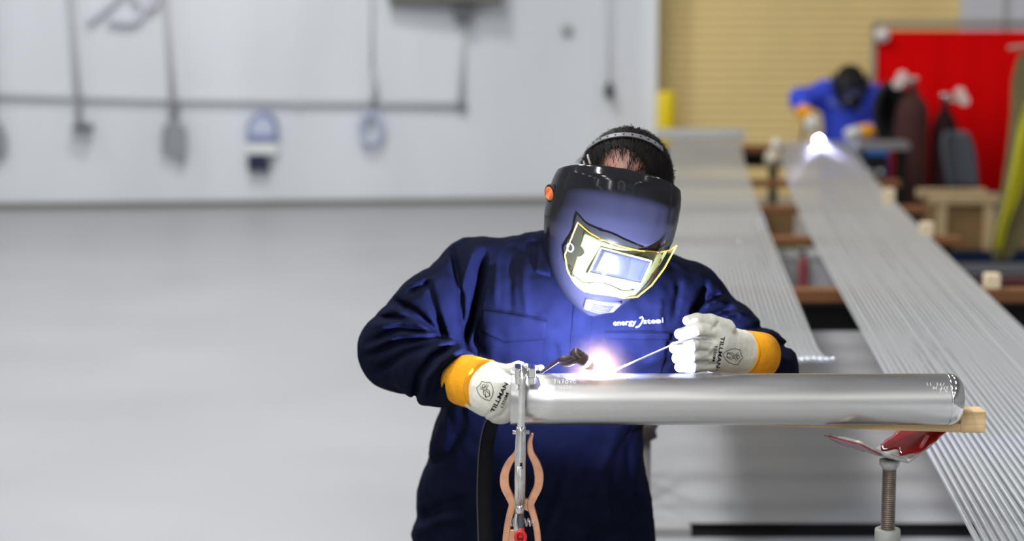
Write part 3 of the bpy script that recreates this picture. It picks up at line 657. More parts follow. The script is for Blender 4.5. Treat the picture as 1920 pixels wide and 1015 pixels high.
# adjustable stand with V head
st = empty('pipe_stand', 'adjustable pipe stand with red taped V head under the pipe', 'stand', (at(1667, 900, 3.63)[0], 3.64, 0))
sx, sy = at(1667, 900, 3.64)[0], 3.64
HEADM = mat('worn_light_steel', (0.50, 0.50, 0.47), 0.5, 0.4, var=0.3, vscale=50, bump=0.2, bscale=120)
TAPE = mat('red_tape', (0.33, 0.004, 0.008), 0.18, var=0.25, vscale=30, coat=0.5)
SCR = mat('brown_screw_steel', (0.24, 0.19, 0.15), 0.4, 0.7, var=0.3, vscale=60)
zv = at(1667, 871, 3.62)[2]
yaw = math.radians(36); Rz = np.array([[math.cos(yaw), -math.sin(yaw), 0], [math.sin(yaw), math.cos(yaw), 0], [0, 0, 1]])
def wing(u, v, off, sgn, lnw):
    xx = u * 0.95; zz_ = u * 0.30 + 0.8 * u * u
    tn = np.array([0.95, 0.30 + 1.6 * u]); tn /= np.linalg.norm(tn)
    xx -= off * tn[1]; zz_ += off * tn[0]
    return np.array([sx, sy, zv + 0.006]) + Rz @ np.array([sgn * xx, v, zz_])
LW = 0.135
def sheet(sgn, us, vs, off, th, nm, m, edge=lambda a, b: 0.0, vedge=lambda a, b: 0.0):
    nu, nv = len(us), len(vs); A_ = []; B_ = []
    for a, u in enumerate(us):
        for b_, v in enumerate(vs):
            uu = u + edge(a / (nu - 1), v); vv = v + vedge(u, b_ / (nv - 1) * 2 - 1)
            A_.append(wing(uu, vv, off, sgn, LW)); B_.append(wing(uu, vv, off + th, sgn, LW))
    q = nu * nv; Fc = []
    for a in range(nu - 1):
        for b_ in range(nv - 1):
            k = a * nv + b_; Fc += [(k, k + 1, k + nv + 1, k + nv), (q + k, q + k + nv, q + k + nv + 1, q + k + 1)]
    for a in range(nu - 1):
        for k, k2 in ((a * nv, (a + 1) * nv), ((a + 1) * nv + nv - 1, a * nv + nv - 1)): Fc.append((k, k2, q + k2, q + k))
    for b_ in range(nv - 1):
        for k, k2 in ((b_ + 1, b_), ((nu - 1) * nv + b_, (nu - 1) * nv + b_ + 1)): Fc.append((k, k2, q + k2, q + k))
    if sgn > 0: Fc = [f[::-1] for f in Fc]
    return mesh(nm, A_ + B_, Fc, m, st)
for sgn in (-1, 1):
    sheet(sgn, np.linspace(0, LW, 12), np.linspace(-.048, .048, 7), 0, .006, 'head_wing', HEADM, vedge=lambda u, w_: -w_ * .008 * (u / LW) ** 2)
    if sgn > 0: sheet(sgn, np.linspace(.02, LW + .003, 16), np.linspace(-.050, .050, 11), .0065, .0012, 'red_tape', TAPE, edge=lambda a, v: (1 - a) * .010 * math.sin(v * 130 + 1) + a * .003 * math.sin(v * 210), vedge=lambda u, w_: w_ * .002 * math.sin(u * 190))
sheet(-1, np.linspace(.066, LW + .003, 12), np.linspace(-.050, .050, 11), -.0018, .0012, 'red_tape', TAPE, edge=lambda a, v: (1 - a) * .012 * math.sin(v * 150 + 2), vedge=lambda u, w_: w_ * .002 * math.sin(u * 170))
# hanging torn strip
a = at(1740, 815, 3.625); MB().ribbon(spline([a, a + [-0.006, 0, -0.012], a + [-0.012, -0.002, -0.022], a + [-0.014, 0, -0.034]], 4), [0.004] * 10 + [0.003, 0.002, 0.0008], 0.0006, (0, 1, 0)).out('tape_strip', TAPE, st)
MB().lathe([(0.012, -0.012), (0.020, 0.0), (0.02, 0.008), (0.006, 0.010)], (sx, sy, zv - 0.004), 18).out('head_boss', HEADM, st)
zs0 = at(1667, 992, 3.64)[2]; prof = []
z = zs0 - 0.1
while z < zv - 0.01: prof += [(0.0115, z), (0.0140, z + 0.0012), (0.0140, z + 0.0020), (0.0115, z + 0.0032)]; z += 0.0042
MB().lathe(prof, (sx, sy, 0), 20).out('threaded_screw', SCR, st)
MB().lathe([(0.0145, zs0), (0.024, zs0), (0.025, zs0 - 0.003), (0.025, zs0 - 0.04), (0.022, zs0 - 0.042), (0.022, 0.25)], (sx, sy, 0), 24).out('collar_tube', mat('grey_green_paint', (0.36, 0.37, 0.33), 0.5, var=0.15, vscale=30), st)
for k_ in range(3):
    a = k_ * 2 * pi / 3 + 0.5; MB().tube([(sx + 0.02 * math.cos(a), sy + 0.02 * math.sin(a), 0.42), (sx + 0.22 * math.cos(a), sy + 0.22 * math.sin(a), 0.015)], 0.014, 10).out('leg', HEADM, st)
# second stand glimpsed behind the welder
bx, by = at(1207, 850, 4.75)[0], 4.75
s2 = empty('support_post', 'brownish grey support post glimpsed behind the welder hip', 'post', (bx, by, 0))
zt2 = at(1207, 826, by)[2]; GP = mat('brown_grey_post', (0.19, 0.175, 0.165), 0.6)
MB().lathe([(0.10, 0), (0.10, 0.015), (0.018, 0.03), (0.018, zt2)], (bx, by, 0), 16).out('column', GP, s2)
MB().lathe([(0.018, zt2), (0.034, zt2 + 0.008), (0.030, zt2 + 0.025), (0.038, zt2 + 0.042), (0.02, zt2 + 0.05)], (bx, by, 0), 14).out('wrapped_top', mat('dark_rag', (0.06, 0.05, 0.045), 0.9, bump=0.5, bscale=60), s2)

# ------------------------------------------------------------------ the welder
def px(n, Y): return n / F * Y
def seg(P, pts, radii, k=0.02):
    d = None
    for i in range(len(pts) - 1):
        q = cap3(P, at(*pts[i]), at(*pts[i + 1]), radii[i], radii[i + 1]); d = q if d is None else smin(d, q, k)
    return d
ROWS = [(455, 1010, 1180, 3.99, .065), (478, 925, 1262, 3.975, .10), (520, 878, 1312, 3.945, .13), (600, 866, 1322, 3.93, .145), (700, 852, 1285, 3.98, .155), (780, 822, 1205, 4.05, .165),
        (800, 814, 1198, 4.06, .165), (860, 799, 1206, 4.09, .17), (930, 782, 1217, 4.12, .175), (1015, 774, 1227, 4.14, .175), (1090, 785, 1215, 4.15, .17)]
tz, tcx, ta, tcy, tb_ = [], [], [], [], []
for y, xl_, xr_, Yc_, bd in ROWS:
    Yc_ += .08; A = at(xl_, y, Yc_); B = at(xr_, y, Yc_); tz.append(A[2]); tcx.append((A[0] + B[0]) / 2); ta.append((B[0] - A[0]) / 2); tcy.append(Yc_); tb_.append(bd)
o_ = np.argsort(tz); tz, tcx, ta, tcy, tb_ = [np.array(v)[o_] for v in (tz, tcx, ta, tcy, tb_)]
_z = np.linspace(tz[0], tz[-1], 300); _w = np.exp(-np.linspace(-2, 2, 41) ** 2); _w /= _w.sum()
def _sm(t): v = np.interp(_z, tz, t); return np.convolve(np.pad(v, 20, mode='reflect', reflect_type='odd'), _w, 'valid')
tcx, ta, tcy, tb_ = [_sm(t) for t in (tcx, ta, tcy, tb_)]; tz = _z
HIPZ = tz[0]
FOLDS = [  # pixel polyline, width px, depth m (negative: crease)
 ([(871, 640), (886, 589), (900, 530), (908, 475)], 9, -.020), ([(849, 470), (863, 550), (869, 625)], 7, -.013), ([(858, 560), (878, 500), (890, 460)], 8, .006),
 ([(803, 530), (812, 565), (831, 632)], 8, -.010), ([(819, 590), (835, 634)], 6, -.012), ([(770, 552), (788, 540), (806, 530)], 8, -.008), ([(741, 565), (780, 585), (827, 628)], 8, -.012),
 ([(735, 580), (770, 597), (815, 628)], 7, .007), ([(709, 597), (768, 594), (808, 613)], 7, -.010), ([(700, 612), (750, 604), (800, 616)], 7, .006), ([(689, 645), (748, 616), (825, 622)], 8, -.011),
 ([(684, 668), (748, 642), (810, 632), (850, 632)], 8, -.010), ([(690, 656), (750, 628), (820, 628)], 7, .006), ([(700, 700), (760, 665), (815, 645)], 9, -.008),
 ([(778, 752), (785, 706), (813, 670), (855, 646)], 9, -.013), ([(795, 750), (800, 712), (826, 680), (862, 656)], 9, .010), ([(818, 745), (830, 700), (868, 664)], 7, -.007),
 ([(1298, 592), (1316, 560), (1324, 536)], 7, -.016), ([(1309, 577), (1332, 557), (1352, 551)], 6, -.012), ([(1320, 572), (1345, 566), (1362, 566)], 7, .008), ([(1326, 598), (1355, 583), (1374, 581)], 7, -.013), ([(1356, 598), (1380, 585), (1398, 591)], 7, .009),
 ([(1375, 626), (1409, 616), (1438, 610)], 7, -.008), ([(1395, 632), (1430, 622), (1460, 628)], 7, .006), ([(1425, 655), (1460, 645), (1485, 655)], 8, -.007), ([(1430, 690), (1462, 672), (1490, 680)], 9, .006),
 ([(935, 470), (930, 520), (928, 575)], 9, .004), ([(960, 475), (956, 530), (958, 585)], 9, -.004), ([(985, 480), (982, 540), (990, 590)], 9, .004), ([(1275, 525), (1268, 570), (1262, 600)], 8, -.005), ([(1240, 560), (1236, 590), (1240, 620)], 8, .004),
 ([(900, 600), (893, 640), (905, 668)], 8, -.006), ([(1040, 640), (1046, 690)], 8, -.004), ([(1150, 660), (1200, 680), (1250, 672)], 12, .005),
 ([(800, 870), (840, 850), (870, 800)], 12, -.006), ([(775, 1000), (830, 975), (880, 970)], 14, .008), ([(780, 975), (830, 950), (890, 930)], 12, -.006), ([(1020, 1010), (1060, 900), (1070, 820)], 12, -.005), ([(1150, 1000), (1130, 880), (1160, 810)], 14, .006), ([(1200, 960), (1180, 900), (1175, 820)], 10, -.005),
]
def fold_disp(P):
    x, y = topix(P); r = np.zeros(len(P), np.float32)
    cyz = np.interp(P[:, 2], tz, tcy); front = np.clip((cyz + 0.06 - P[:, 1]) / 0.08, 0, 1)
    for pl, w, d in FOLDS:
        pl = np.array(pl, float)
        lo = pl.min(0) - 3 * w; hi = pl.max(0) + 3 * w
        m = (x > lo[0]) & (x < hi[0]) & (y > lo[1]) & (y < hi[1])
        if not m.any(): continue
        q = np.stack([x[m], y[m]], 1); best = np.full(len(q), 1e9)
        Lt = np.r_[0, np.cumsum(np.linalg.norm(np.diff(pl, axis=0), axis=1))]
        bt = np.zeros(len(q))
        for i in range(len(pl) - 1):
            a, b = pl[i], pl[i + 1]; ba = b - a; h = np.clip((q - a) @ ba / (ba @ ba), 0, 1)
            dd = np.linalg.norm(q - a - h[:, None] * ba, axis=1); s_ = dd < best; best[s_] = dd[s_]; bt[s_] = ((Lt[i] + h * np.linalg.norm(ba)) / Lt[-1])[s_]
        fade = np.clip(np.minimum(bt, 1 - bt) * 4 + 0.25, 0, 1)
        r[m] += 1.7 * d * np.exp(-(best / (0.8 * w)) ** 2) * fade
    return r * front
LARM = ([(893, 520, 4.06), (812, 592, 3.99), (752, 655, 3.94), (815, 693, 3.85), (858, 708, 3.785)], [.082, .084, .083, .069, .058])
RARM = ([(1292, 562, 4.05), (1360, 632, 4.04), (1430, 690, 3.97), (1428, 684, 3.88), (1415, 676, 3.82)], [.070, .072, .068, .062, .052])
def f_torso(P):
    z = P[:, 2]; zz = np.clip(z, tz[0], tz[-1]); cx, a, cy, bb = [np.interp(zz, tz, t) for t in (tcx, ta, tcy, tb_)]
    u = np.abs(P[:, 0] - cx) / a; v = np.abs(P[:, 1] - cy) / bb; r = (u ** 2.3 + v ** 2.3) ** (1 / 2.3)
    d = (r - 1) * np.minimum(a, bb)
    return np.maximum(d, np.maximum(z - tz[-1], tz[0] - 0.05 - z) )
hipL = np.array([tcx[0] - 0.12, 4.15, HIPZ + 0.02]); hipR = np.array([tcx[0] + 0.12, 4.15, HIPZ + 0.02])
def f_cover(P):
    d = f_torso(P)
    d = smin(d, cap3(P, at(1085, 492, 4.07), at(893, 517, 4.07), .070, .076), .05)
    d = smin(d, cap3(P, at(1090, 495, 4.06), at(1292, 560, 4.055), .072, .070), .05)
    d = smin(d, seg(P, *LARM, k=.03), .025)
    d = smin(d, seg(P, *RARM, k=.03), .025)
    for hp, s_ in ((hipL, -1), (hipR, 1)):
        d = smin(d, smin(cap3(P, hp, hp + [0.03 * s_, -0.10, -0.26], .125, .10), cap3(P, hp + [0.03 * s_, -0.10, -0.26], hp + [0.05 * s_, 0.02, -0.06 - hp[2] + 0.12], .10, .085), .05), .04)
    m = np.abs(d) < 0.045
    if m.any():
        Q = P[m]; x, y = topix(Q)
        n = noise(Q, 16) * 0.0034 + noise(Q * np.array([1.0, 1, 0.45], np.float32), 48) * 0.0022 + noise(Q, 70) * 0.0008
        d[m] -= fold_disp(Q) + n
    return d
w = empty('person', 'welder in navy blue coverall and helmet bent over the steel pipe', 'person', (tcx[0], 4.15, 0))
V, Fc = nets(f_cover, (-0.42, 3.62, 0.05), (0.68, 4.48, 1.32), 0.0046)
cov = mesh('coverall', V, Fc, NAVY, w)
# head and body
roll = math.radians(11); pitch = math.radians(26)
ux = np.array([math.cos(roll), 0, -math.sin(roll)])               # helmet right
upv = np.array([math.sin(roll), 0, math.cos(roll)])               # image-plane up of the head
fw = np.array([0, -1.0, 0])
uz = upv * math.cos(pitch) + fw * math.sin(pitch); uz /= np.linalg.norm(uz)
uy = np.cross(uz, ux); uy /= np.linalg.norm(uy)                    # points to the back
HR = np.stack([ux, uy, uz], 1)
HC = at(1171, 350, 3.845)
def hl(P): return (P - HC.astype(np.float32)) @ HR.astype(np.float32)
def f_head(P):
    q = hl(P)
    d = ell(q, (0, 0.004, 0.0), (.084, .100, .108))
    d = smin(d, ell(q, (0, -0.045, -0.085), (.060, .060, .068)), .04)
    d = smin(d, ell(q, (0, -0.108, -0.045), (.014, .018, .026)), .015)
    d = smin(d, ell(q, (0, -0.098, -0.118), (.026, .012, .011)), .012)
    for s_ in (-1, 1):
        d = smin(d, ell(q, (s_ * .084, 0.012, -0.04), (.012, .022, .034)), .01)
        d = smax(d, -ell(q, (s_ * .033, -0.104, -0.018), (.018, .014, .012)), .012)
        d = smin(d, ell(q, (s_ * .033, -0.090, -0.018), (.0125, .0125, .0125)), .003)
    return d
NB = at(1110, 500, 4.05)
def f_body(P):
    d = f_head(P); chin = HC + HR @ np.array([0, 0.03, -0.07])
    d = smin(d, cap3(P, chin, NB, .058, .062), .04)
    t = f_torso(P) + 0.05
    d = smin(d, t, .03); d = smin(d, seg(P, LARM[0], [max(.022, r - .048) for r in LARM[1]]), .03); return smin(d, seg(P, RARM[0], [max(.022, r - .046) for r in RARM[1]]), .03)
V, Fc = nets(f_body, (-0.42, 3.60, 0.45), (0.68, 4.40, 1.50), 0.0075)
mesh('body', V, Fc, SKIN, w)
QF = hl(trace(f_head, np.array([1162.0]), np.array([316.0]), 3.6)[0].astype(np.float32))[0]
def f_hair(P):
    q = hl(P); d = ell(q, (0, 0.006, 0.004), (.093, .107, .113))
    d = d - noise(P, 55) * 0.004 - noise(P, 22) * 0.004
    cut = ell(q, QF, (.052, .055, .032)); d = smax(d, -cut, .012)
    return np.maximum(d, -(q[:, 2] + 0.05 + 0.3 * np.minimum(0, q[:, 1])))
V, Fc = nets(f_hair, HC - 0.17, HC + 0.17, 0.004)
hair = mesh('hair', V, Fc, HAIR, w)
# hair strands combed sideways over the crown
hv = []; hf = []
for _ in range(7500):
    th = RNG.uniform(0, 2 * pi); cz = RNG.uniform(0.0, 1); sr = math.sqrt(1 - cz * cz)
    n = np.array([sr * math.cos(th), sr * math.sin(th), cz]); q = n * np.array([.092, .106, .112]) + [0, .006, .004]
    rq = np.linalg.norm((q - QF) / [.056, .05, .036])
    if rq < 1 and RNG.uniform() < 1.25 - rq * .9: continue
    t = np.array([0.9 * np.sign(q[0] + 1e-3) * (0.4 + abs(n[0])), -0.6 + RNG.normal() * .4, 0.2]) + RNG.normal(size=3) * .35
    t = np.array([RNG.normal() * .3 + q[0] * 3, .9, .7]) if rq < 1.9 else t
    t -= n * (t @ n); t /= np.linalg.norm(t); L = RNG.uniform(.012, .03); lift = RNG.uniform(.0, .2) * (.4 if rq < 1.9 else 1)
    if RNG.uniform() < .05: lift += .3
    pts = [q, q + t * L * .5 + n * L * (.12 + lift * .5), q + t * L + n * L * lift * .8 - n * L * .1]
    sd = np.cross(t, n) * 0.0007; k_ = len(hv)
    for i, p in enumerate(pts):
        ww = (1, .8, .15)[i]
        for s_ in (-1, 1): hv.append(HC + HR @ (p + sd * s_ * ww))
    hf += [(k_, k_ + 1, k_ + 3, k_ + 2), (k_ + 2, k_ + 3, k_ + 5, k_ + 4)]
mesh('hair_strands', hv, hf, HAIR, w, kind='stuff')
# boots
for hp, s_ in ((hipL, -1), (hipR, 1)):
    fx = hp[0] + 0.05 * s_
    V, Fc = nets(lambda P: np.maximum(smin(ell(P, (fx, 4.07, 0.05), (.055, .15, .06)), cap3(P, (fx, 4.15, 0.06), (fx, 4.16, 0.2), .055, .06), .03), 0.002 - P[:, 2]), (fx - .09, 3.88, -0.02), (fx + .09, 4.27, 0.24), 0.012)
    mesh('boot', V, Fc, BLACK, w)
# coverall details
T = 0.0028
patch(f_cover, [(905, 581), (965, 590), (1026, 603)], [(903, 622), (943, 641), (1022, 636)], 24, 10, 3.5, T, 'pocket_flap', NAVY, cov)
patch(f_cover, [(895, 618), (945, 632), (1020, 632)], [(898, 700), (955, 705), (1012, 705)], 20, 14, 3.5, 0.0012, 'pocket', NAVY, cov)
patch(f_cover, [(1133, 624), (1195, 623), (1257, 625)], [(1134, 633), (1195, 636), (1256, 636)], 24, 5, 3.5, T * 1.2, 'pocket_flap', NAVY, cov)
patch(f_cover, [(1134, 633), (1254, 634)], [(1160, 705), (1238, 705)], 22, 14, 3.5, 0.0015, 'pocket', NAVY, cov)
patch(f_cover, [(1076, 560), (1115, 560)], [(1064, 705), (1100, 705)], 8, 30, 3.5, 0.003, 'placket', NAVY, cov)
patch(f_cover, [(1016, 438), (1030, 436)], [(1004, 512), (1032, 520)], 8, 16, 3.5, 0.006, 'collar', NAVY, cov)
# seams
for L in ([(907, 579), (966, 588), (1028, 601)], [(903, 624), (943, 643), (1022, 638), (1027, 603)], [(1132, 622), (1195, 621), (1258, 623)], [(1134, 636), (1195, 638), (1257, 638)], [(1076, 590), (1064, 704)], [(1083, 590), (1071, 704)], [(1250, 645), (1235, 704)]):
    G, Fc = stroke_geo([L], 1.3); decal(f_cover, G, Fc, 3.5, 0.0034, 'seam', NAVY2, cov)
LOGO = mat('white_embroidery', (0.36, 0.37, 0.40), 0.9, spec=0.1)
G, Fc = fit_text('energy', 1150, 610.5, 1192, 608.5, 9.5); decal(f_cover, G, Fc, 3.5, 0.0025, 'logo_lettering', LOGO, cov)
G, Fc = fit_text('steel', 1206, 607.5, 1242, 605.5, 9.5); decal(f_cover, G, Fc, 3.5, 0.0025, 'logo_lettering', LOGO, cov)
G, Fc = stroke_geo([[(1198, 597), (1203, 594.5), (1204.5, 599), (1202, 606), (1197, 612), (1191.5, 614)]], 2.2); decal(f_cover, G, Fc, 3.5, 0.0025, 'logo_swoosh', LOGO, cov)

# ------------------------------------------------------------------ gloves
def build_glove(label, palm, fingers, cuff, lo, hi, wr):
    def f(P):
        d = None
        for a, b, ra, rb in palm:
            q = cap3(P, at(*a), at(*b), ra, rb); d = q if d is None else smin(d, q, .02)
        for pts, rr in fingers: d = smin(d, seg(P, pts, rr, .004), .0035)
        m = np.abs(d) < .02
        if m.any():
            Q = P[m]; d[m] -= noise(Q, 38) * .0012 + noise(Q, 110) * .0005
            x, y = topix(Q); r = np.zeros(len(Q), np.float32)
            for (x0, y0, x1, y1, ww, dd) in wr:
                ba = np.array([x1 - x0, y1 - y0], float); qq = np.stack([x - x0, y - y0], 1); h = np.clip(qq @ ba / (ba @ ba), 0, 1)
                r += dd * np.exp(-(np.linalg.norm(qq - h[:, None] * ba, axis=1) / ww) ** 2)
            d[m] -= r
        return d
    V, Fc = nets(f, lo, hi, 0.0026, .012)
    g = mesh('glove', V, Fc, LEATHER, w, label=label)
    c0, c1, r0, r1 = cuff; A = at(*c0); B = at(*c1)
    ax = B - A
    prof_r = [r0 - .004, r0, r0 * .5 + r1 * .5 + .001, r1 + .001, r1 - .002]
    pts = [A + ax * 0.02, A, A + ax * .5, B, B + ax * 0.02]
    MB().tube(pts, prof_r, 40).out('cuff', CUFF, g)
    e = A + ax * 0.97; MB().tube([e - ax * .02, e, e + ax * .02], [r1 + .0012, r1 + .0022, r1 + .0012], 40, caps=False).out('cuff_hem', mat('tan_stitching', (0.62, 0.27, 0.02), 0.9), g)
    return f, g
GLX = [(1395, 660, 3.715), (1400, 667, 3.71)]
fR, gR = build_glove('cream glove resting on the pipe holding the filler rod',
    [((1392, 658, 3.755), (1340, 640, 3.69), .041, .034), ((1388, 672, 3.745), (1336, 670, 3.69), .032, .031)],
    [([(1360, 618, 3.70), (1332, 604, 3.675), (1308, 599, 3.66), (1289, 602, 3.655)], [.021, .0145, .0125, .0100]),
     ([(1342, 628, 3.675), (1308, 620, 3.645), (1275, 626, 3.645)], [.017, .0138, .0118]),
     ([(1338, 650, 3.67), (1300, 645, 3.635), (1266, 652, 3.64)], [.017, .0140, .0120]),
     ([(1338, 668, 3.67), (1300, 667, 3.64), (1270, 672, 3.645)], [.016, .0130, .0112]),
     ([(1338, 684, 3.675), (1302, 688, 3.65), (1274, 689, 3.655)], [.014, .0115, .0096])],
    ((1428, 668, 3.80), (1388, 662, 3.75), .0475, .0445), [0.24, 3.57, 0.95], [0.53, 3.85, 1.17],
    [(1346, 606, 1336, 618, 3, -.003), (1318, 672, 1345, 664, 2.5, -.002), (1318, 688, 1340, 684, 2.5, -.002), (1318, 633, 1338, 634, 2.5, -.003), (1310, 657, 1326, 658, 2, -.003), (1308, 677, 1326, 677, 2, -.003), (1330, 660, 1342, 648, 3, .002), (1362, 612, 1380, 628, 2, -.002)])
fL, gL = build_glove('cream glove behind the pipe end holding the torch',
    [((888, 718, 3.735), (932, 733, 3.695), .045, .048), ((905, 735, 3.72), (940, 752, 3.695), .040, .045), ((925, 712, 3.71), (958, 712, 3.695), .030, .024)],
    [([(952, 712, 3.70), (982, 698, 3.69), (1014, 691, 3.665)], [.020, .0125, .0080]),
     ([(950, 700, 3.68), (972, 690, 3.67), (996, 695, 3.665)], [.018, .013, .010]),
     ([(955, 728, 3.715), (990, 722, 3.725), (1012, 732, 3.70)], [.020, .016, .013]),
     ([(955, 745, 3.715), (988, 742, 3.725), (1008, 750, 3.70)], [.020, .016, .013]),
     ([(952, 762, 3.71), (980, 762, 3.72), (998, 768, 3.705)], [.018, .014, .012])],
    ((868, 712, 3.775), (912, 724, 3.705), .052, .050), [-0.11, 3.60, 0.87], [0.10, 3.84, 1.06],
    [(905, 785, 925, 770, 3, -.003), (915, 790, 940, 778, 3, -.002), (935, 690, 955, 702, 3, -.003), (948, 705, 960, 720, 3, -.002), (950, 765, 940, 780, 3, -.002)])
# printed lettering and shield on the gloves
def seg_text(f, body, x0, y0, x1, y1, h, par, bold=0.02):
    G, Fc = fit_text(body, x0, y0, x1, y1, h, bold=bold); decal(f, G, Fc, 3.45, 0.0012, 'printed_lettering', INK, par)
seg_text(fR, 'TILLMAN', 1351.5, 631, 1342, 689, 7.2, gR); seg_text(fR, '1350M', 1340, 649, 1335, 677, 4.8, gR, .01)
seg_text(fL, 'TILLMAN', 926, 774, 952.5, 720, 7.5, gL); seg_text(fL, '1350M', 942.5, 765, 953.5, 738, 5, gL, .01)
def shield(f, cx, cy, sx_, ang, par):
    ca, sa = math.cos(ang), math.sin(ang)
    base = [[(-11, -9), (-5, -11), (0, -15), (5, -11), (11, -9), (11.5, -2), (10, 5), (6, 11), (0, 16), (-6, 11), (-10, 5), (-11.5, -2), (-11, -9)], [(-7, -6), (-2, -3), (-5, 3), (-2, 10)], [(7, -6), (2, -3), (5, 3), (2, 10)], [(-5, -8), (0, -4), (5, -8)],
            [(-4, 9), (0, -2), (4, 9), (-4, 9)], [(-3, -5), (-1, 0), (3, -4), (1, 1)], circ(0, -8, 2.2, 2.2, 8)]
    L = [[(cx + sx_ * (x * ca - y * sa), cy + sx_ * (x * sa + y * ca)) for x, y in l] for l in base]
    G, Fc = stroke_geo(L, 0.9); decal(f, G, Fc, 3.45, 0.0012, 'printed_emblem', INK, par)
shield(fL, 911, 733, 1.25, math.radians(-22), gL); shield(fR, 1374, 668, 1.25, math.radians(100), gR)
for f, pt, par in ((fL, (951, 713), gL), (fR, (1343.5, 692.5), gR)):
    G, Fc = stroke_geo([circ(pt[0], pt[1], 1.8, 1.8, 10)], .6); decal(f, G, Fc, 3.45, .0012, 'printed_emblem', INK, par)

# ------------------------------------------------------------------ welding helmet
HO = at(1165, 322, 3.785)
sc = 3.70 / F
cp, sp_ = math.cos(pitch), math.sin(pitch)
# rows: projected distance down (px) at the sides, half width px, front depth m, projected distance down at the front (px)
HROW = [(19, 117, .086, -12), (30, 121, .104, 6), (45, 124, .122, 36), (75, 126, .133, 78), (105, 126, .137, 118), (140, 120, .135, 155), (170, 112, .131, 188), (200, 100, .126, 216), (225, 86, .121, 240), (246, 70, .117, 258), (264, 52, .113, 273), (277, 34, .110, 283), (284, 16, .108, 288)]
hw_ = []
for ws, a, bd, wf in HROW:
    zs_ = -(ws * sc) / cp; zf = -(wf * sc - bd * sp_) / cp
    hw_.append((zs_, a * sc, bd, zf))
hw_ = np.array(hw_)
def hpt(r, phi, off=0.0):
    k = np.clip(r, 0, len(hw_) - 1); i = np.minimum(k.astype(int), len(hw_) - 2); t = k - i
    zs_, a, bd, zf = [hw_[i, c] * (1 - t) + hw_[i + 1, c] * t for c in range(4)]
    e = 0.82
    sn, cs = np.sin(phi), np.cos(phi)
    sx_ = np.sign(sn) * np.abs(sn) ** e; cy = np.sign(cs) * np.abs(cs) ** e
    back = cs < 0
    y = np.where(back, -cs * 0.10, -cy * bd)
    xx = np.where(back, np.sign(sn) * a * (1 - 0.06 * cs * cs), sx_ * a)
    z = zs_ + (zf - zs_) * np.clip(cs, 0, 1) ** 1.0
    ridge = (0.0022 * np.exp(-((phi - 0.0 - .02 * k) / 0.05) ** 2) + 0.003 * np.exp(-((phi - .88) / 0.05) ** 2) + 0.0025 * np.exp(-((phi + .95) / 0.06) ** 2)) * np.clip((3.6 - k) / 2.5, 0, 1)
    z = z - np.where(back, -cs * 0.10 * (sp_ / cp) + 0.05 * np.clip(3 - k, 0, 3) / 3 * (-cs), 0)
    q = np.stack([xx, y, z], -1)
    n = np.stack([xx / a ** 2, y / bd ** 2, 0 * xx], -1); n /= np.linalg.norm(n, axis=-1)[..., None] + 1e-9
    q = q + n * (off - ridge[..., None] if not np.isscalar(ridge) else off)
    return HO + q @ HR.T
def grid_mesh(R_, PH, off=0.0):
    n, m = R_.shape; V = hpt(R_, PH, off).reshape(-1, 3)
    return V, [(j * m + i, (j + 1) * m + i, (j + 1) * m + i + 1, j * m + i + 1) for j in range(n - 1) for i in range(m - 1)]
hel = empty('welding_helmet', 'black welding helmet with yellow edged clear visor on the front welder', 'helmet', HO)
rr = np.linspace(0, len(hw_) - 1, 60); ph = np.linspace(-1.565, 1.565, 90)
V, Fc = grid_mesh(*np.meshgrid(rr, ph, indexing='ij'))
o = mesh('shell', V, Fc, SHELL, hel); md = o.modifiers.new('solid', 'SOLIDIFY'); md.thickness = 0.003; md.offset = 1
# inverse look-up: surface point whose projection is a given pixel
def hinv(xs, ys, off):
    R0, P0 = np.meshgrid(np.linspace(0, len(hw_) - 1, 220), np.linspace(-1.6, 1.6, 260), indexing='ij')
    Q = hpt(R0, P0, off).reshape(-1, 3); qx, qy = topix(Q); out = []
    Nf = Q[:, 1]
    for x, y in zip(xs, ys):
        d2 = (qx - x) ** 2 + (qy - y) ** 2; m = d2.min(); c = np.where(d2 < m + 3)[0]; out.append(Q[c[np.argmin(Nf[c])]])
    return np.array(out)
HB = HR.T
def hsurf(xs, ys, fy):
    # sight line met with the helmet-space surface y = fy(x, z)
    out = []
    for x, y in zip(xs, ys):
        d = np.array(ray(x, y)); o = HB @ (np.array([0, 0, CAMZ]) - HO); dd = HB @ d; t = 3.6 / d[1]
        for _ in range(12):
            q = o + dd * t; t -= (q[1] - fy(q[0], q[2])) / dd[1] * 0.8
        out.append(HO + HR @ (o + dd * t))
    return np.array(out)
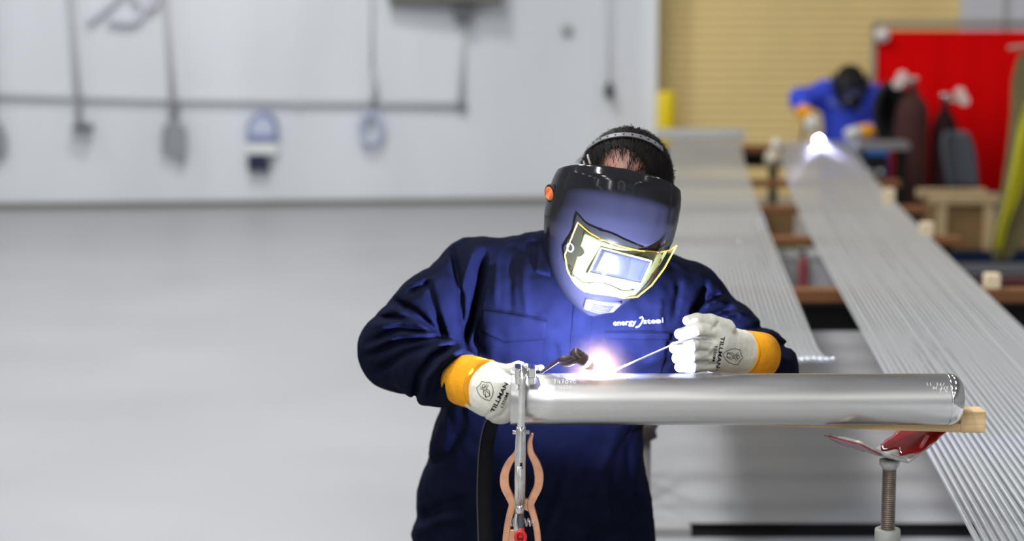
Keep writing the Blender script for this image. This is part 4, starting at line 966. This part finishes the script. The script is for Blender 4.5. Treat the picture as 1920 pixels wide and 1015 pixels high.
def hgrid(top, bot, nx, ny, fy, name, m, th, parent, back=None):
    tp = np.array(top, float); bt = np.array(bot, float)
    def samp(L, t):
        dd = np.r_[0, np.cumsum(np.linalg.norm(np.diff(L, axis=0), axis=1))]; dd /= dd[-1]; return np.stack([np.interp(t, dd, L[:, 0]), np.interp(t, dd, L[:, 1])], 1)
    t = np.linspace(0, 1, nx); A = samp(tp, t); B = samp(bt, t)
    g = np.stack([A * (1 - s_) + B * s_ for s_ in np.linspace(0, 1, ny)], 0).reshape(-1, 2)
    P = hsurf(g[:, 0], g[:, 1], fy); q = nx * ny; PB_ = P + HR[:, 1] * th
    Fc = []
    for j in range(ny - 1):
        for i in range(nx - 1):
            a = j * nx + i; Fc += [(a, a + nx, a + nx + 1, a + 1), (q + a, q + a + 1, q + a + nx + 1, q + a + nx)]
    for j in range(ny - 1):
        for a, b in ((j * nx, (j + 1) * nx), ((j + 1) * nx + nx - 1, j * nx + nx - 1)): Fc.append((a, q + a, q + b, b))
    for i in range(nx - 1):
        for a, b in ((i + 1, i), ((ny - 1) * nx + i, (ny - 1) * nx + i + 1)): Fc.append((a, q + a, q + b, b))
    o = mesh(name, np.concatenate([P, PB_]), Fc, m, parent); return o, P.reshape(ny, nx, 3)
def loop(P): return np.concatenate([P[0], P[1:, -1], P[-1, ::-1][1:], P[::-1, 0][1:-1]])
AMBER = mat('amber_edge', (0.95, 0.50, 0.02), 0.3)
HOUS = mat('pale_lens_housing', (0.15, 0.17, 0.115), 0.45)
LENS = mat('dark_mirror_lens', (0.045, 0.05, 0.13), 0.08, 0.5, coat=0.5, coatr=0.05)
VIS = clear_mat('clear_yellow_visor', (0.95, 0.95, 0.74))
_R, _P = np.meshgrid(np.linspace(2, 10, 90), np.linspace(-1.45, 1.45, 140), indexing='ij')
_q = (hpt(_R, _P, 0.0).reshape(-1, 3) - HO) @ HR
_m = (np.abs(_q[:, 0]) < .112) & (_q[:, 2] < -.07) & (_q[:, 2] > -.30); _q = _q[_m]
def _bas(x, z):
    u = np.asarray(x, float) / .12; v = (np.asarray(z, float) + .18) / .12
    return np.stack([u ** i_ * v ** j_ for i_ in (0, 2, 4, 6) for j_ in (0, 1, 2, 3)], -1)
_co, *_ = np.linalg.lstsq(_bas(_q[:, 0], _q[:, 2]), _q[:, 1], rcond=None)
fs = lambda x, z: float(_bas(min(abs(x), .112), min(-.07, max(-.30, z))) @ _co)
_lz = [(HB @ (p - HO)) for p in hsurf([1127, 1222, 1104, 1203, 1165], [464, 489, 511, 532, 500], lambda x, z: -.14)]
LF = min(fs(p[0], p[2]) for p in _lz) - .0065
fh = lambda x, z: fs(x, z) - .0055
fl = lambda x, z: LF
fv = lambda x, z: min(LF - .010 + 4.2 * x * x, fs(x, z) - .004)
vt = [(1083, 417), (1105, 436), (1128, 449), (1165, 462), (1200, 470), (1235, 473), (1256, 469), (1269, 460)]
vb = [(1059, 478), (1064, 508), (1078, 532), (1098, 548), (1117, 543), (1142, 548), (1165, 559), (1195, 557), (1222, 535), (1246, 503), (1269, 460)]
housing, _ = hgrid([(1096, 438), (1125, 451), (1165, 464), (1200, 471), (1232, 475), (1252, 471)], [(1070, 520), (1085, 541), (1108, 551), (1135, 554), (1165, 558), (1193, 553), (1218, 532)], 44, 18, fh, 'lens_housing', HOUS, 0.012, hel)
lens, LP = hgrid([(1127, 464), (1222, 489)], [(1104, 511), (1203, 532)], 10, 8, fl, 'dark_lens', LENS, 0.0012, hel)
hgrid([(1100, 522), (1150, 529), (1190, 543)], [(1104, 538), (1140, 543), (1180, 553)], 12, 5, lambda x, z: fs(x, z) - .0078, 'lower_recess', mat('grey_recess', (0.10, 0.11, 0.10), 0.4), 0.001, hel)
bz = loop(LP); MB().tube(bz - HR[:, 1] * .001, 0.0018, 8, closed=True).out('lens_frame', WHITE, hel)
lb, _ = hgrid([(1103, 511), (1203, 532)], [(1099, 521), (1196, 543)], 8, 3, lambda x, z: LF - .0015, 'lens_clip_bar', mat('pale_clip_bar', (0.50, 0.54, 0.50), 0.4), 0.003, hel)
vis, VP = hgrid(vt, vb, 46, 20, fv, 'clear_visor', VIS, 0.0012, hel)
rim = loop(VP)
keep = [rim[0]]
for p in rim[1:]:
    if np.linalg.norm(p - keep[-1]) > 0.002: keep.append(p)
MB().tube(keep, 0.0013, 8, closed=True).out('visor_rim', AMBER, hel)
h0 = hsurf([1069], [464], fv)[0]
tx = HR @ np.array([1.0, 10.4 * (HB @ (h0 - HO))[0], 0]); tx /= np.linalg.norm(tx)
MB().tube([h0 + tx * 0.0075 * math.cos(a) + HR[:, 2] * 0.009 * math.sin(a) for a in np.linspace(0, 2 * pi, 18, endpoint=False)], 0.0012, 6, closed=True).out('visor_hole', WHITE, hel)
for x, y in ((1126, 449), (1235, 473), (1073, 518)):
    p = hsurf([x], [y], fv)[0] - HR[:, 1] * .001; MB().obox(p, HR, 0.003, 0.0015, 0.0012).out('visor_clip', BLACK, hel, smooth=False)
# chin vent with slats
fc_ = lambda x, z: -.128 + 4.0 * x * x - 0.10 * (z + .22)
chin, CPn = hgrid([(1098, 562), (1132, 568), (1166, 571)], [(1094, 580), (1122, 589), (1150, 586)], 14, 8, fc_, 'chin_vent', mat('grey_vent', (0.045, 0.045, 0.05), 0.5, spec=0.2), 0.02, hel)
for k_ in range(5):
    r0 = CPn[min(7, 2 + k_), 3:12]; MB().tube(r0 - HR[:, 1] * 0.0008, 0.0008, 6).out('vent_slat', BLACK, hel)
# chin lip
lipr = [hpt(np.array([len(hw_) - 1.0 - 0.0]), np.array([a]), 0.002)[0] for a in np.linspace(-1.5, 1.5, 20)]
# side adjusting knob
kp = hinv([1040], [362], 0.0)[0]; kp = hpt(np.array([3.2]), np.array([-1.55]), 0.0)[0]
knob = empty_k = None
def disc(c, axis, prof, n=22):
    ax = np.array(axis) / np.linalg.norm(axis); r0 = np.cross(ax, [0, 0, 1.0]); r0 /= np.linalg.norm(r0); r1 = np.cross(ax, r0); V = []
    for r, h in prof:
        for j in range(n):
            a = 2 * pi * j / n; V.append(np.array(c) + ax * h + r * (math.cos(a) * r0 + math.sin(a) * r1))
    m = len(prof); Fc = [(i * n + j, i * n + (j + 1) % n, (i + 1) * n + (j + 1) % n, (i + 1) * n + j) for i in range(m - 1) for j in range(n)]
    Fc += [tuple(range(n - 1, -1, -1)), tuple((m - 1) * n + j for j in range(n))]; b = MB(); b.add(V, Fc); return b
kc = at(1038, 362, kp[1] - 0.05); kax = -HR[:, 0] * 0.80 - HR[:, 1] * 0.60
kn = disc(kc, kax, [(0.017, -0.008), (0.019, 0.0), (0.019, 0.007), (0.017, 0.010)]).out('side_knob', BLACK, hel)
disc(kc + kax * 0.0095, kax, [(0.014, 0), (0.014, 0.0015), (0.012, 0.003)]).out('knob_cap', mat('orange_plastic', (0.75, 0.16, 0.03), 0.4), kn)
# head strap over the crown
def f_hs(P):
    q = hl(P); return ell(q, (0, 0.006, 0.004), (.095, .109, .116))
sl = np.array([(1083, 305), (1093, 293), (1108, 277), (1128, 264), (1150, 257), (1175, 255), (1200, 259), (1222, 268), (1240, 281)], float)
G = spline(sl, 5); tg = np.gradient(G, axis=0); tg /= np.linalg.norm(tg, axis=1)[:, None]; nn = np.stack([-tg[:, 1], tg[:, 0]], 1)
Pa, Na = trace(f_hs, G[:, 0], G[:, 1], 3.55)
strap = MB(); V = []
for i in range(len(G)):
    t3 = (Pa[min(i + 1, len(G) - 1)] - Pa[max(i - 1, 0)]); t3 /= np.linalg.norm(t3); s3 = np.cross(t3, Na[i]); s3 /= np.linalg.norm(s3)
    for a, b in ((-1, 0.0), (1, 0.0), (1, 0.0022), (-1, 0.0022)): V.append(Pa[i] + s3 * 0.0062 * a + Na[i] * (b + 0.002))
Fc = []
for i in range(len(G) - 1):
    for j in range(4): Fc.append((i * 4 + j, i * 4 + (j + 1) % 4, i * 4 + 4 + (j + 1) % 4, i * 4 + 4 + j))
Fc += [(0, 1, 2, 3), tuple(range(len(V) - 4, len(V)))]
hb = mesh('head_strap', V, Fc, mat('grey_strap', (0.13, 0.13, 0.135), 0.5), hel, smooth=False)
for i in range(6, len(G) - 4, 3):
    p = Pa[i] + Na[i] * 0.0045; disc(p, Na[i], [(0.0021, 0), (0.0021, 0.0006)], 10).out('strap_hole', BLACK, hb, smooth=False)
for dx_ in (0, 9):
    a = trace(f_hs, np.array([1094.0, 1096, 1099]) + dx_, np.array([296.0, 305, 314]) - dx_ * .5, 3.55, off=.001)[0]; MB().tube(a, 0.0026, 8).out('side_strap', mat('tan_strap', (0.3, 0.27, 0.23), 0.5), hb)

# ------------------------------------------------------------------ torch, rod, arc
ARC = at(1121, 696.5, 3.603)
t_ = empty('welding_torch', 'dark brown torch with pale cup over the steel pipe', 'torch', at(1085, 672, 3.612))
TB = mat('brown_black_rubber', (0.05, 0.028, 0.022), 0.35)
MB().tube(spline([at(1012, 700, 3.66), at(1030, 688, 3.635), at(1054, 672, 3.60)], 5), 0.0036, 10).out('neck', TB, t_)
MB().tube(spline([at(1052, 676, 3.602), at(1064, 678, 3.590), at(1078, 672, 3.580), at(1088, 667, 3.574)], 4), [.0075, .0095, .0102, .0105, .0105, .0105, .0105, .0105, .0105, .0105, .0105, .0105, .0105], 16).out('head_body', TB, t_)
a, b_ = at(1076, 661, 3.568), at(1098, 679, 3.583); dv = (b_ - a) / np.linalg.norm(b_ - a)
MB().tube([a, a + dv * .012, a + dv * .013, b_ + dv * 0.004], [.0095, .0098, .0125, .0125], 18).out('collet_body', TB, t_)
for k_ in range(6):
    aa = k_ * pi / 3; r0 = np.cross(dv, [0, 1, 0]); r0 /= np.linalg.norm(r0); r1 = np.cross(dv, r0)
    MB().tube([a + (r0 * math.cos(aa) + r1 * math.sin(aa)) * .0098, a + dv * .011 + (r0 * math.cos(aa) + r1 * math.sin(aa)) * .0098], .0014, 6).out('cap_rib', TB, t_)
c1 = b_ + dv * 0.004; c2 = at(1112, 690, 3.5925)
MB().tube([c1, c1 + (c2 - c1) * .15, c2], [.0122, .0118, .0070], 20, caps=False).out('ceramic_cup', mat('pink_ceramic', (0.78, 0.55, 0.48), 0.5), t_)
MB().tube([c2 - dv * .004, c2 + (ARC - c2) * .4], .0012, 8).out('tungsten', DGREY, t_)
MB().tube(spline([at(1012, 700, 3.66), at(990, 716, 3.70), at(962, 745, 3.74), at(935, 775, 3.78)], 6), .008, 10).out('handle', BLACK, t_)
lead = spline([at(935, 770, 3.78), at(920, 800, 3.83), at(911, 850, 3.865), at(908, 930, 3.87), at(910, 1015, 3.87), at(910, 1130, 3.87)], 7)
MB().ribbon(lead, np.interp(np.linspace(0, 1, len(lead)), [0, .12, 1], [.008, .0145, .0155]), .004, (0, 1, 0)).out('lead_cover', mat('black_leather_cover', (0.008, 0.008, 0.009), 0.7, spec=0.08, bump=0.3, bscale=60), t_)
MB().tube(lead[4:] - np.array([.0145, .004, 0]), .0012, 6).out('cover_piping', mat('dark_piping', (0.06, 0.06, 0.062), 0.6), t_)
rod = tag(MB().tube([at(1332, 632, 3.640), at(1300, 635, 3.622), at(1262, 646, 3.630), at(1200, 674, 3.612), at(1138, 701.0, 3.603)], 0.0019, 10).out('filler_rod', mat('bright_rod', (0.75, 0.74, 0.72), 0.25, 0.8), base=tuple(ARC)), 'thin bright filler rod held between the glove fingers and the weld', 'welding rod')
def arc_thing(name, label, P, r, strength, colr):
    m = bpy.data.materials.new('arc_light'); m.use_nodes = True; nt = m.node_tree; nt.nodes.clear()
    o = nt.nodes.new('ShaderNodeOutputMaterial'); e = nt.nodes.new('ShaderNodeEmission'); e.inputs[0].default_value = (*colr, 1); e.inputs[1].default_value = strength
    nt.links.new(e.outputs[0], o.inputs[0])
    s = sphere(P, r, 14, 9, (1.15, 1, 0.9)).out(name, m, base=tuple(P)); return tag(s, label, 'welding arc')
arc_thing('welding_arc', 'blinding white welding arc on top of the steel pipe', ARC, 0.006, ARC_STRENGTH, (0.42, 0.47, 1.0))
# thin orange haze added to give the arc its soft bloom
fm = bpy.data.materials.new('bloom_haze'); fm.use_nodes = True; nt = fm.node_tree; nt.nodes.clear()
o = nt.nodes.new('ShaderNodeOutputMaterial'); vs = nt.nodes.new('ShaderNodeVolumeScatter'); vs.inputs['Color'].default_value = (1.0, 0.55, 0.17, 1)
tc = nt.nodes.new('ShaderNodeTexCoord'); ln_ = nt.nodes.new('ShaderNodeVectorMath'); ln_.operation = 'LENGTH'; nt.links.new(tc.outputs['Object'], ln_.inputs[0])
mr = nt.nodes.new('ShaderNodeMapRange'); mr.inputs[1].default_value = 0.0; mr.inputs[2].default_value = 0.085; mr.inputs[3].default_value = 0.17; mr.inputs[4].default_value = 0.0
mr.interpolation_type = 'SMOOTHSTEP'
nt.links.new(ln_.outputs['Value'], mr.inputs[0]); nt.links.new(mr.outputs[0], vs.inputs['Density']); nt.links.new(vs.outputs[0], o.inputs['Volume'])
fo = sphere(ARC, 0.11, 20, 14).out('bloom_haze', fm, base=tuple(ARC)); tag(fo, 'faint orange haze added as bloom around the arc', 'fume'); fo['kind'] = 'stuff'

# ------------------------------------------------------------------ locking clamp on the pipe and earth clamp
lc = empty('locking_clamp', 'chrome locking clamp gripping the left end of the pipe', 'clamp', at(978, 900, 3.53))
YF = 3.6 - PR - 0.008
bar = spline([at(986, 684, 3.585), at(984, 688, 3.56), at(982, 702, YF + .004), at(979, 730, YF), at(978, 770, YF), at(977, 800, YF), at(977, 815, YF)], 6)
MB().ribbon(bar, np.linspace(.0050, .0072, len(bar)), .0048, (0, 1, 0)).out('jaw_arm', CHROME, lc)
bevel(lc.children[-1], .002) if lc.children else None
for x0, x1 in ((965, 977), (989, 1004)):
    a = at(x0, 690, 3.59); b2 = at(x1, 708, 3.575)
    bevel(MB().box(a[0], b2[0], 3.548, 3.60, PZc + PR + .0002, PZc + PR + .020).out('jaw_pad', CHROME, lc, smooth=False), .003)
    bevel(MB().box(a[0] + .001, b2[0] - .001, 3.545, 3.556, PZc + PR - .010, PZc + PR + .003).out('jaw_tooth', CHROME, lc, smooth=False), .002)
a = at(984, 700, 3.56); MB().tube([(at(968, 700, 3.556)[0], 3.556, a[2]), (at(1002, 700, 3.556)[0], 3.556, a[2])], .005, 12).out('swivel_pin', CHROME, lc)
body = [at(977, 800, YF), at(977, 808, YF), at(976, 830, YF), at(975.5, 860, YF), at(975, 900, YF), at(974.5, 945, YF)]
bb = MB(); bb.tube(body, [.0085, .0095, .0100, .0105, .0108, .0100], 16); bb.out('handle_body', CHROME, lc)
a, b2 = at(970, 811, YF), at(984, 811, YF); MB().tube([a + [-.009, 0, 0], b2 + [.009, 0, 0]], .0042, 10).out('rivet', CHROME, lc)
MB().box(at(976, 867, YF)[0] - .0012, at(979, 867, YF)[0] + .0006, YF - .0112, YF - .0100, at(977, 877, YF)[2], at(977, 866, YF)[2]).out('slot', BLACK, lc, smooth=False)
MB().tube([at(974.5, 945, YF), at(974.5, 963, YF)], .0085, 14).out('end_ferrule', CHROME, lc)
for k_ in range(3): MB().tube([at(971 + 3 * k_, 875, YF - .0105), at(970.5 + 3 * k_, 940, YF - .0105)], .0008, 6).out('body_rib', CHROME, lc)
lev = spline([at(971, 952, YF + .004), at(968, 970, YF), at(967, 985, YF - .002), at(974, 1003, YF - .004)], 5)
MB().ribbon(lev, np.linspace(.003, .006, len(lev)), .0015, (0, 1, 0)).out('release_lever', CHROME, lc)
prof = []; z1 = at(976, 963, YF)[2]; z0 = at(976, 1000, YF)[2]; z = z0; xs = at(977, 980, YF)[0]
while z < z1: prof += [(.0052, z), (.0062, z + .0006), (.0052, z + .0014)]; z += .0016
MB().lathe(prof, (xs, YF, 0), 14).out('adjusting_screw', DGREY, lc)
ec = empty('earth_clamp', 'copper spring earth clamp hanging below the locking clamp', 'clamp', at(978, 980, 3.57))
YE = YF + .022
la = spline([at(971, 828, YE), at(968, 850, YE), at(955, 868, YE), at(946.5, 890, YE), at(947, 912, YE), at(956, 932, YE), at(961, 946, YE), at(957, 962, YE), at(952, 985, YE), at(948, 1015, YE), at(946, 1060, YE)], 5)
ra = spline([at(999, 812, YE), at(994, 828, YE), at(995, 848, YE), at(1005, 868, YE), at(1010.5, 890, YE), at(1009, 912, YE), at(1000, 932, YE), at(995, 946, YE), at(999, 962, YE), at(1005, 985, YE), at(1009, 1015, YE), at(1011, 1060, YE)], 5)
def wprof(n): return np.interp(np.linspace(0, 1, n), [0, .12, .35, .5, .62, 1], [.0025, .0052, .0088, .0078, .0070, .0058])
bevel(MB().ribbon(la, wprof(len(la)), .0065, (0, 1, 0)).out('left_arm', COPPER, ec, smooth=False), .0015)
bevel(MB().ribbon(ra, wprof(len(ra)), .0065, (0, 1, 0)).out('right_arm', COPPER, ec, smooth=False), .0015)
w1 = [(955, 930), (966, 937), (990, 937), (1001, 930), (999, 948), (996, 962), (985, 957), (970, 957), (959, 962), (957, 948)]
n = len(w1); A_ = [at(x, y, YE - .005) for x, y in w1]; B_ = [v + np.array([0, .010, 0]) for v in A_]
mesh('pivot_web', A_ + B_, [tuple(range(n))[::-1], tuple(range(n, 2 * n))] + [(i, (i + 1) % n, n + (i + 1) % n, n + i) for i in range(n)], COPPER, ec, smooth=False)
bevel(MB().box(at(950, 993, YE)[0], at(972, 993, YE)[0], YE - .006, YE + .006, at(960, 1040, YE)[2], at(960, 992, YE)[2]).out('cable_block', COPPER, ec, smooth=False), .002)
sp = [(at(955, 980, YE)[0] + (at(1003, 980, YE)[0] - at(955, 980, YE)[0]) * t, YE + .007 * math.cos(t * 2 * pi * 7), at(975, 980, YE)[2] + .0075 * math.sin(t * 2 * pi * 7)) for t in np.linspace(0, 1, 110)]
MB().tube(sp, .0016, 8).out('spring', CHROME, ec)
cb = empty('earth_cable', 'red cable lug and lead below the earth clamp', 'cable', at(976, 1005, YF))
MB().tube([at(977, 990, YF), at(977, 998, YF), at(976, 1010, YF - .003)], [.0066, .0068, .009], 14).out('red_sleeve', RED, cb)
MB().tube([at(976 + 9 * math.cos(a), 1008 + 11 * math.sin(a), YF - .009) for a in np.linspace(0, 2 * pi, 20, endpoint=False)], .0035, 8, closed=True).out('lug_ring', RED, cb)
MB().tube(spline([at(976, 1010, YF), at(975, 1050, YF + .01), at(970, 1150, 3.6), at(960, 1300, 3.7)], 6), .0065, 10).out('lead', RED, cb)

# ------------------------------------------------------------------ the second welder, far behind
YB2 = 14.35
bw = empty('person', 'second welder in blue jacket bent over the far end of the right panel', 'person', (at(1590, 250, YB2)[0], YB2, 0))
JB = mat('blue_work_jacket', (0.05, 0.085, 0.60), 0.9, spec=0.05, bump=0.2, bscale=80)
def bat(x, y, dy): return at(x, y, YB2 + dy)
LA2 = ([bat(1545, 176, .02), bat(1499, 184, -.12), bat(1508, 210, -.26)], [.105, .075, .058])
RA2 = ([bat(1642, 186, .02), bat(1676, 226, -.10), bat(1634, 246, -.28)], [.11, .092, .065])
def segw(P, pts, radii, k=0.03):
    d = None
    for i in range(len(pts) - 1):
        q = cap3(P, pts[i], pts[i + 1], radii[i], radii[i + 1]); d = q if d is None else smin(d, q, k)
    return d
def f_j(P):
    d = cap3(P, bat(1592, 200, .06), bat(1594, 320, .16), .20, .20)
    d = smin(d, cap3(P, bat(1545, 180, .02), bat(1642, 188, .02), .11, .11), .06)
    d = smin(d, segw(P, *LA2), .03); d = smin(d, segw(P, *RA2), .03)
    hb_ = bat(1594, 320, .16)
    for s_ in (-1, 1): d = smin(d, cap3(P, hb_ + [.1 * s_, 0, 0], np.array([hb_[0] + .13 * s_, hb_[1], .1]), .12, .085), .04)
    m = np.abs(d) < .06; d[m] -= noise(P[m], 9) * .014; return d
cxy = bat(1590, 250, 0)
V, Fc = nets(f_j, (cxy[0] - .65, YB2 - .45, .04), (cxy[0] + .65, YB2 + .5, 1.4), .016, .05); mesh('coverall', V, Fc, JB, bw)
hc2 = bat(1594, 158, -.12)
def f_b2(P):
    d = ell(P, hc2, (.095, .115, .125)); d = smin(d, cap3(P, hc2, bat(1590, 195, .04), .06, .07), .04)
    d = smin(d, ell(P, hc2 + [0, -.105, -.03], (.015, .02, .025)), .015)
    d = smin(d, cap3(P, bat(1588, 200, .03), bat(1590, 310, .12), .12, .13), .05)
    d = smin(d, segw(P, LA2[0], [.05, .04, .032]), .03); return smin(d, segw(P, RA2[0], [.05, .045, .035]), .03)
V, Fc = nets(f_b2, (cxy[0] - .5, YB2 - .45, .5), (cxy[0] + .5, YB2 + .42, 1.4), .016, .05); mesh('body', V, Fc, SKIN, bw)
V, Fc = nets(lambda P: np.maximum(ell(P, hc2 + [0, .012, .012], (.115, .128, .135)) - noise(P, 30) * .006, -(P[:, 2] - hc2[2] + 0.04 - .5 * np.minimum(0, P[:, 1] - hc2[1]))), hc2 - .16, hc2 + .16, .012); mesh('hair', V, Fc, HAIR, bw)
for pts, tip in ((LA2[0], [bat(1508, 210, -.26), bat(1519, 222, -.32), bat(1524, 246, -.36)]), (RA2[0], [bat(1634, 246, -.28), bat(1610, 248, -.34), bat(1584, 252, -.38)])):
    a, b2, c2_ = tip
    def f_g(P):
        d = cap3(P, b2, (b2 + c2_) / 2, .042, .045); dirv = (c2_ - b2) / np.linalg.norm(c2_ - b2); sd = np.cross(dirv, [0, 1, 0]); sd /= np.linalg.norm(sd)
        for i in range(4):
            s0 = (b2 + c2_) / 2 + sd * (.03 * (i - 1.5) / 1.5); d = smin(d, cap3(P, s0, s0 + dirv * (.05 - .006 * abs(i - 1)) + [0, .01, -.01], .014, .012), .008)
        return smin(d, cap3(P, b2 + sd * .03, b2 + sd * .06 + dirv * .035, .015, .012), .01)
    mn = np.minimum(b2, c2_) - .13; mx = np.maximum(b2, c2_) + .13
    V, Fc = nets(f_g, mn, mx, .008, .02); g2 = mesh('glove', V, Fc, LEATHER, bw)
    MB().tube([a + (a - b2) * .35, a, b2], [.062, .06, .052], 20).out('cuff', CUFF, g2)
for s_ in (-1, 1):
    fx = bat(1590, 320, .12)[0] + .13 * s_; MB().lathe([(.05, 0), (.06, .03), (.055, .12)], (fx, YB2 + .1, 0), 14).out('boot', BLACK, bw)
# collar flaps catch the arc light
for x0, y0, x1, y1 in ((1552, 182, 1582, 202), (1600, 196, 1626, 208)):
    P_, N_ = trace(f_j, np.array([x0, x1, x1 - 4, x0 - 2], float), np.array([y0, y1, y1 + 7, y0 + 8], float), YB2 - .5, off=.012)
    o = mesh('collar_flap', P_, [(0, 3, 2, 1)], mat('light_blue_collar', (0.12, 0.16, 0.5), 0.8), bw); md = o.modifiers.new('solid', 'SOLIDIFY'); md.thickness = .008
# his helmet
h2 = empty('welding_helmet', 'black welding helmet worn by the far welder in blue', 'helmet', hc2)
V = []; nr, npz = 10, 24
for j in range(nr):
    t = j / (nr - 1); z = .085 - .235 * t; a = .140 * math.sqrt(max(.05, 1 - (max(0, t - .35) / .72) ** 2)); d_ = .15 - .03 * t
    for i in range(npz):
        f_ = -1.8 + 3.6 * i / (npz - 1); V.append(hc2 + np.array([a * math.sin(f_), -d_ * math.cos(f_) if math.cos(f_) > 0 else -.08 * math.cos(f_), z - .03 * math.cos(f_)]))
o = mesh('shell', V, [(j * npz + i, (j + 1) * npz + i, (j + 1) * npz + i + 1, j * npz + i + 1) for j in range(nr - 1) for i in range(npz - 1)], SHELL, h2); md = o.modifiers.new('solid', 'SOLIDIFY'); md.thickness = .005
bevel(MB().box(hc2[0] - .055, hc2[0] + .055, hc2[1] - .168, hc2[1] - .13, hc2[2] - .09, hc2[2] - .03).out('lens', LENS, h2, smooth=False), .005)
ARC2 = onz(1535, 262, PZ + 0.02)
arc_thing('welding_arc', 'bright arc at the far end of the right tube panel', ARC2, 0.018, 190.0, (0.62, 0.65, 1.0))
t2 = empty('welding_torch', 'small torch in the far welder hand above the far arc', 'torch', bat(1526, 248, -.36))
MB().tube([bat(1526, 246, -.36), ARC2 + [0, .02, .02]], [.012, .006], 10).out('nozzle', CHROME, t2)
MB().tube(spline([bat(1526, 246, -.36), bat(1516, 232, -.33), bat(1508, 240, -.2), bat(1500, 300, 0)], 5), .012, 8).out('handle_and_lead', BLACK, t2)
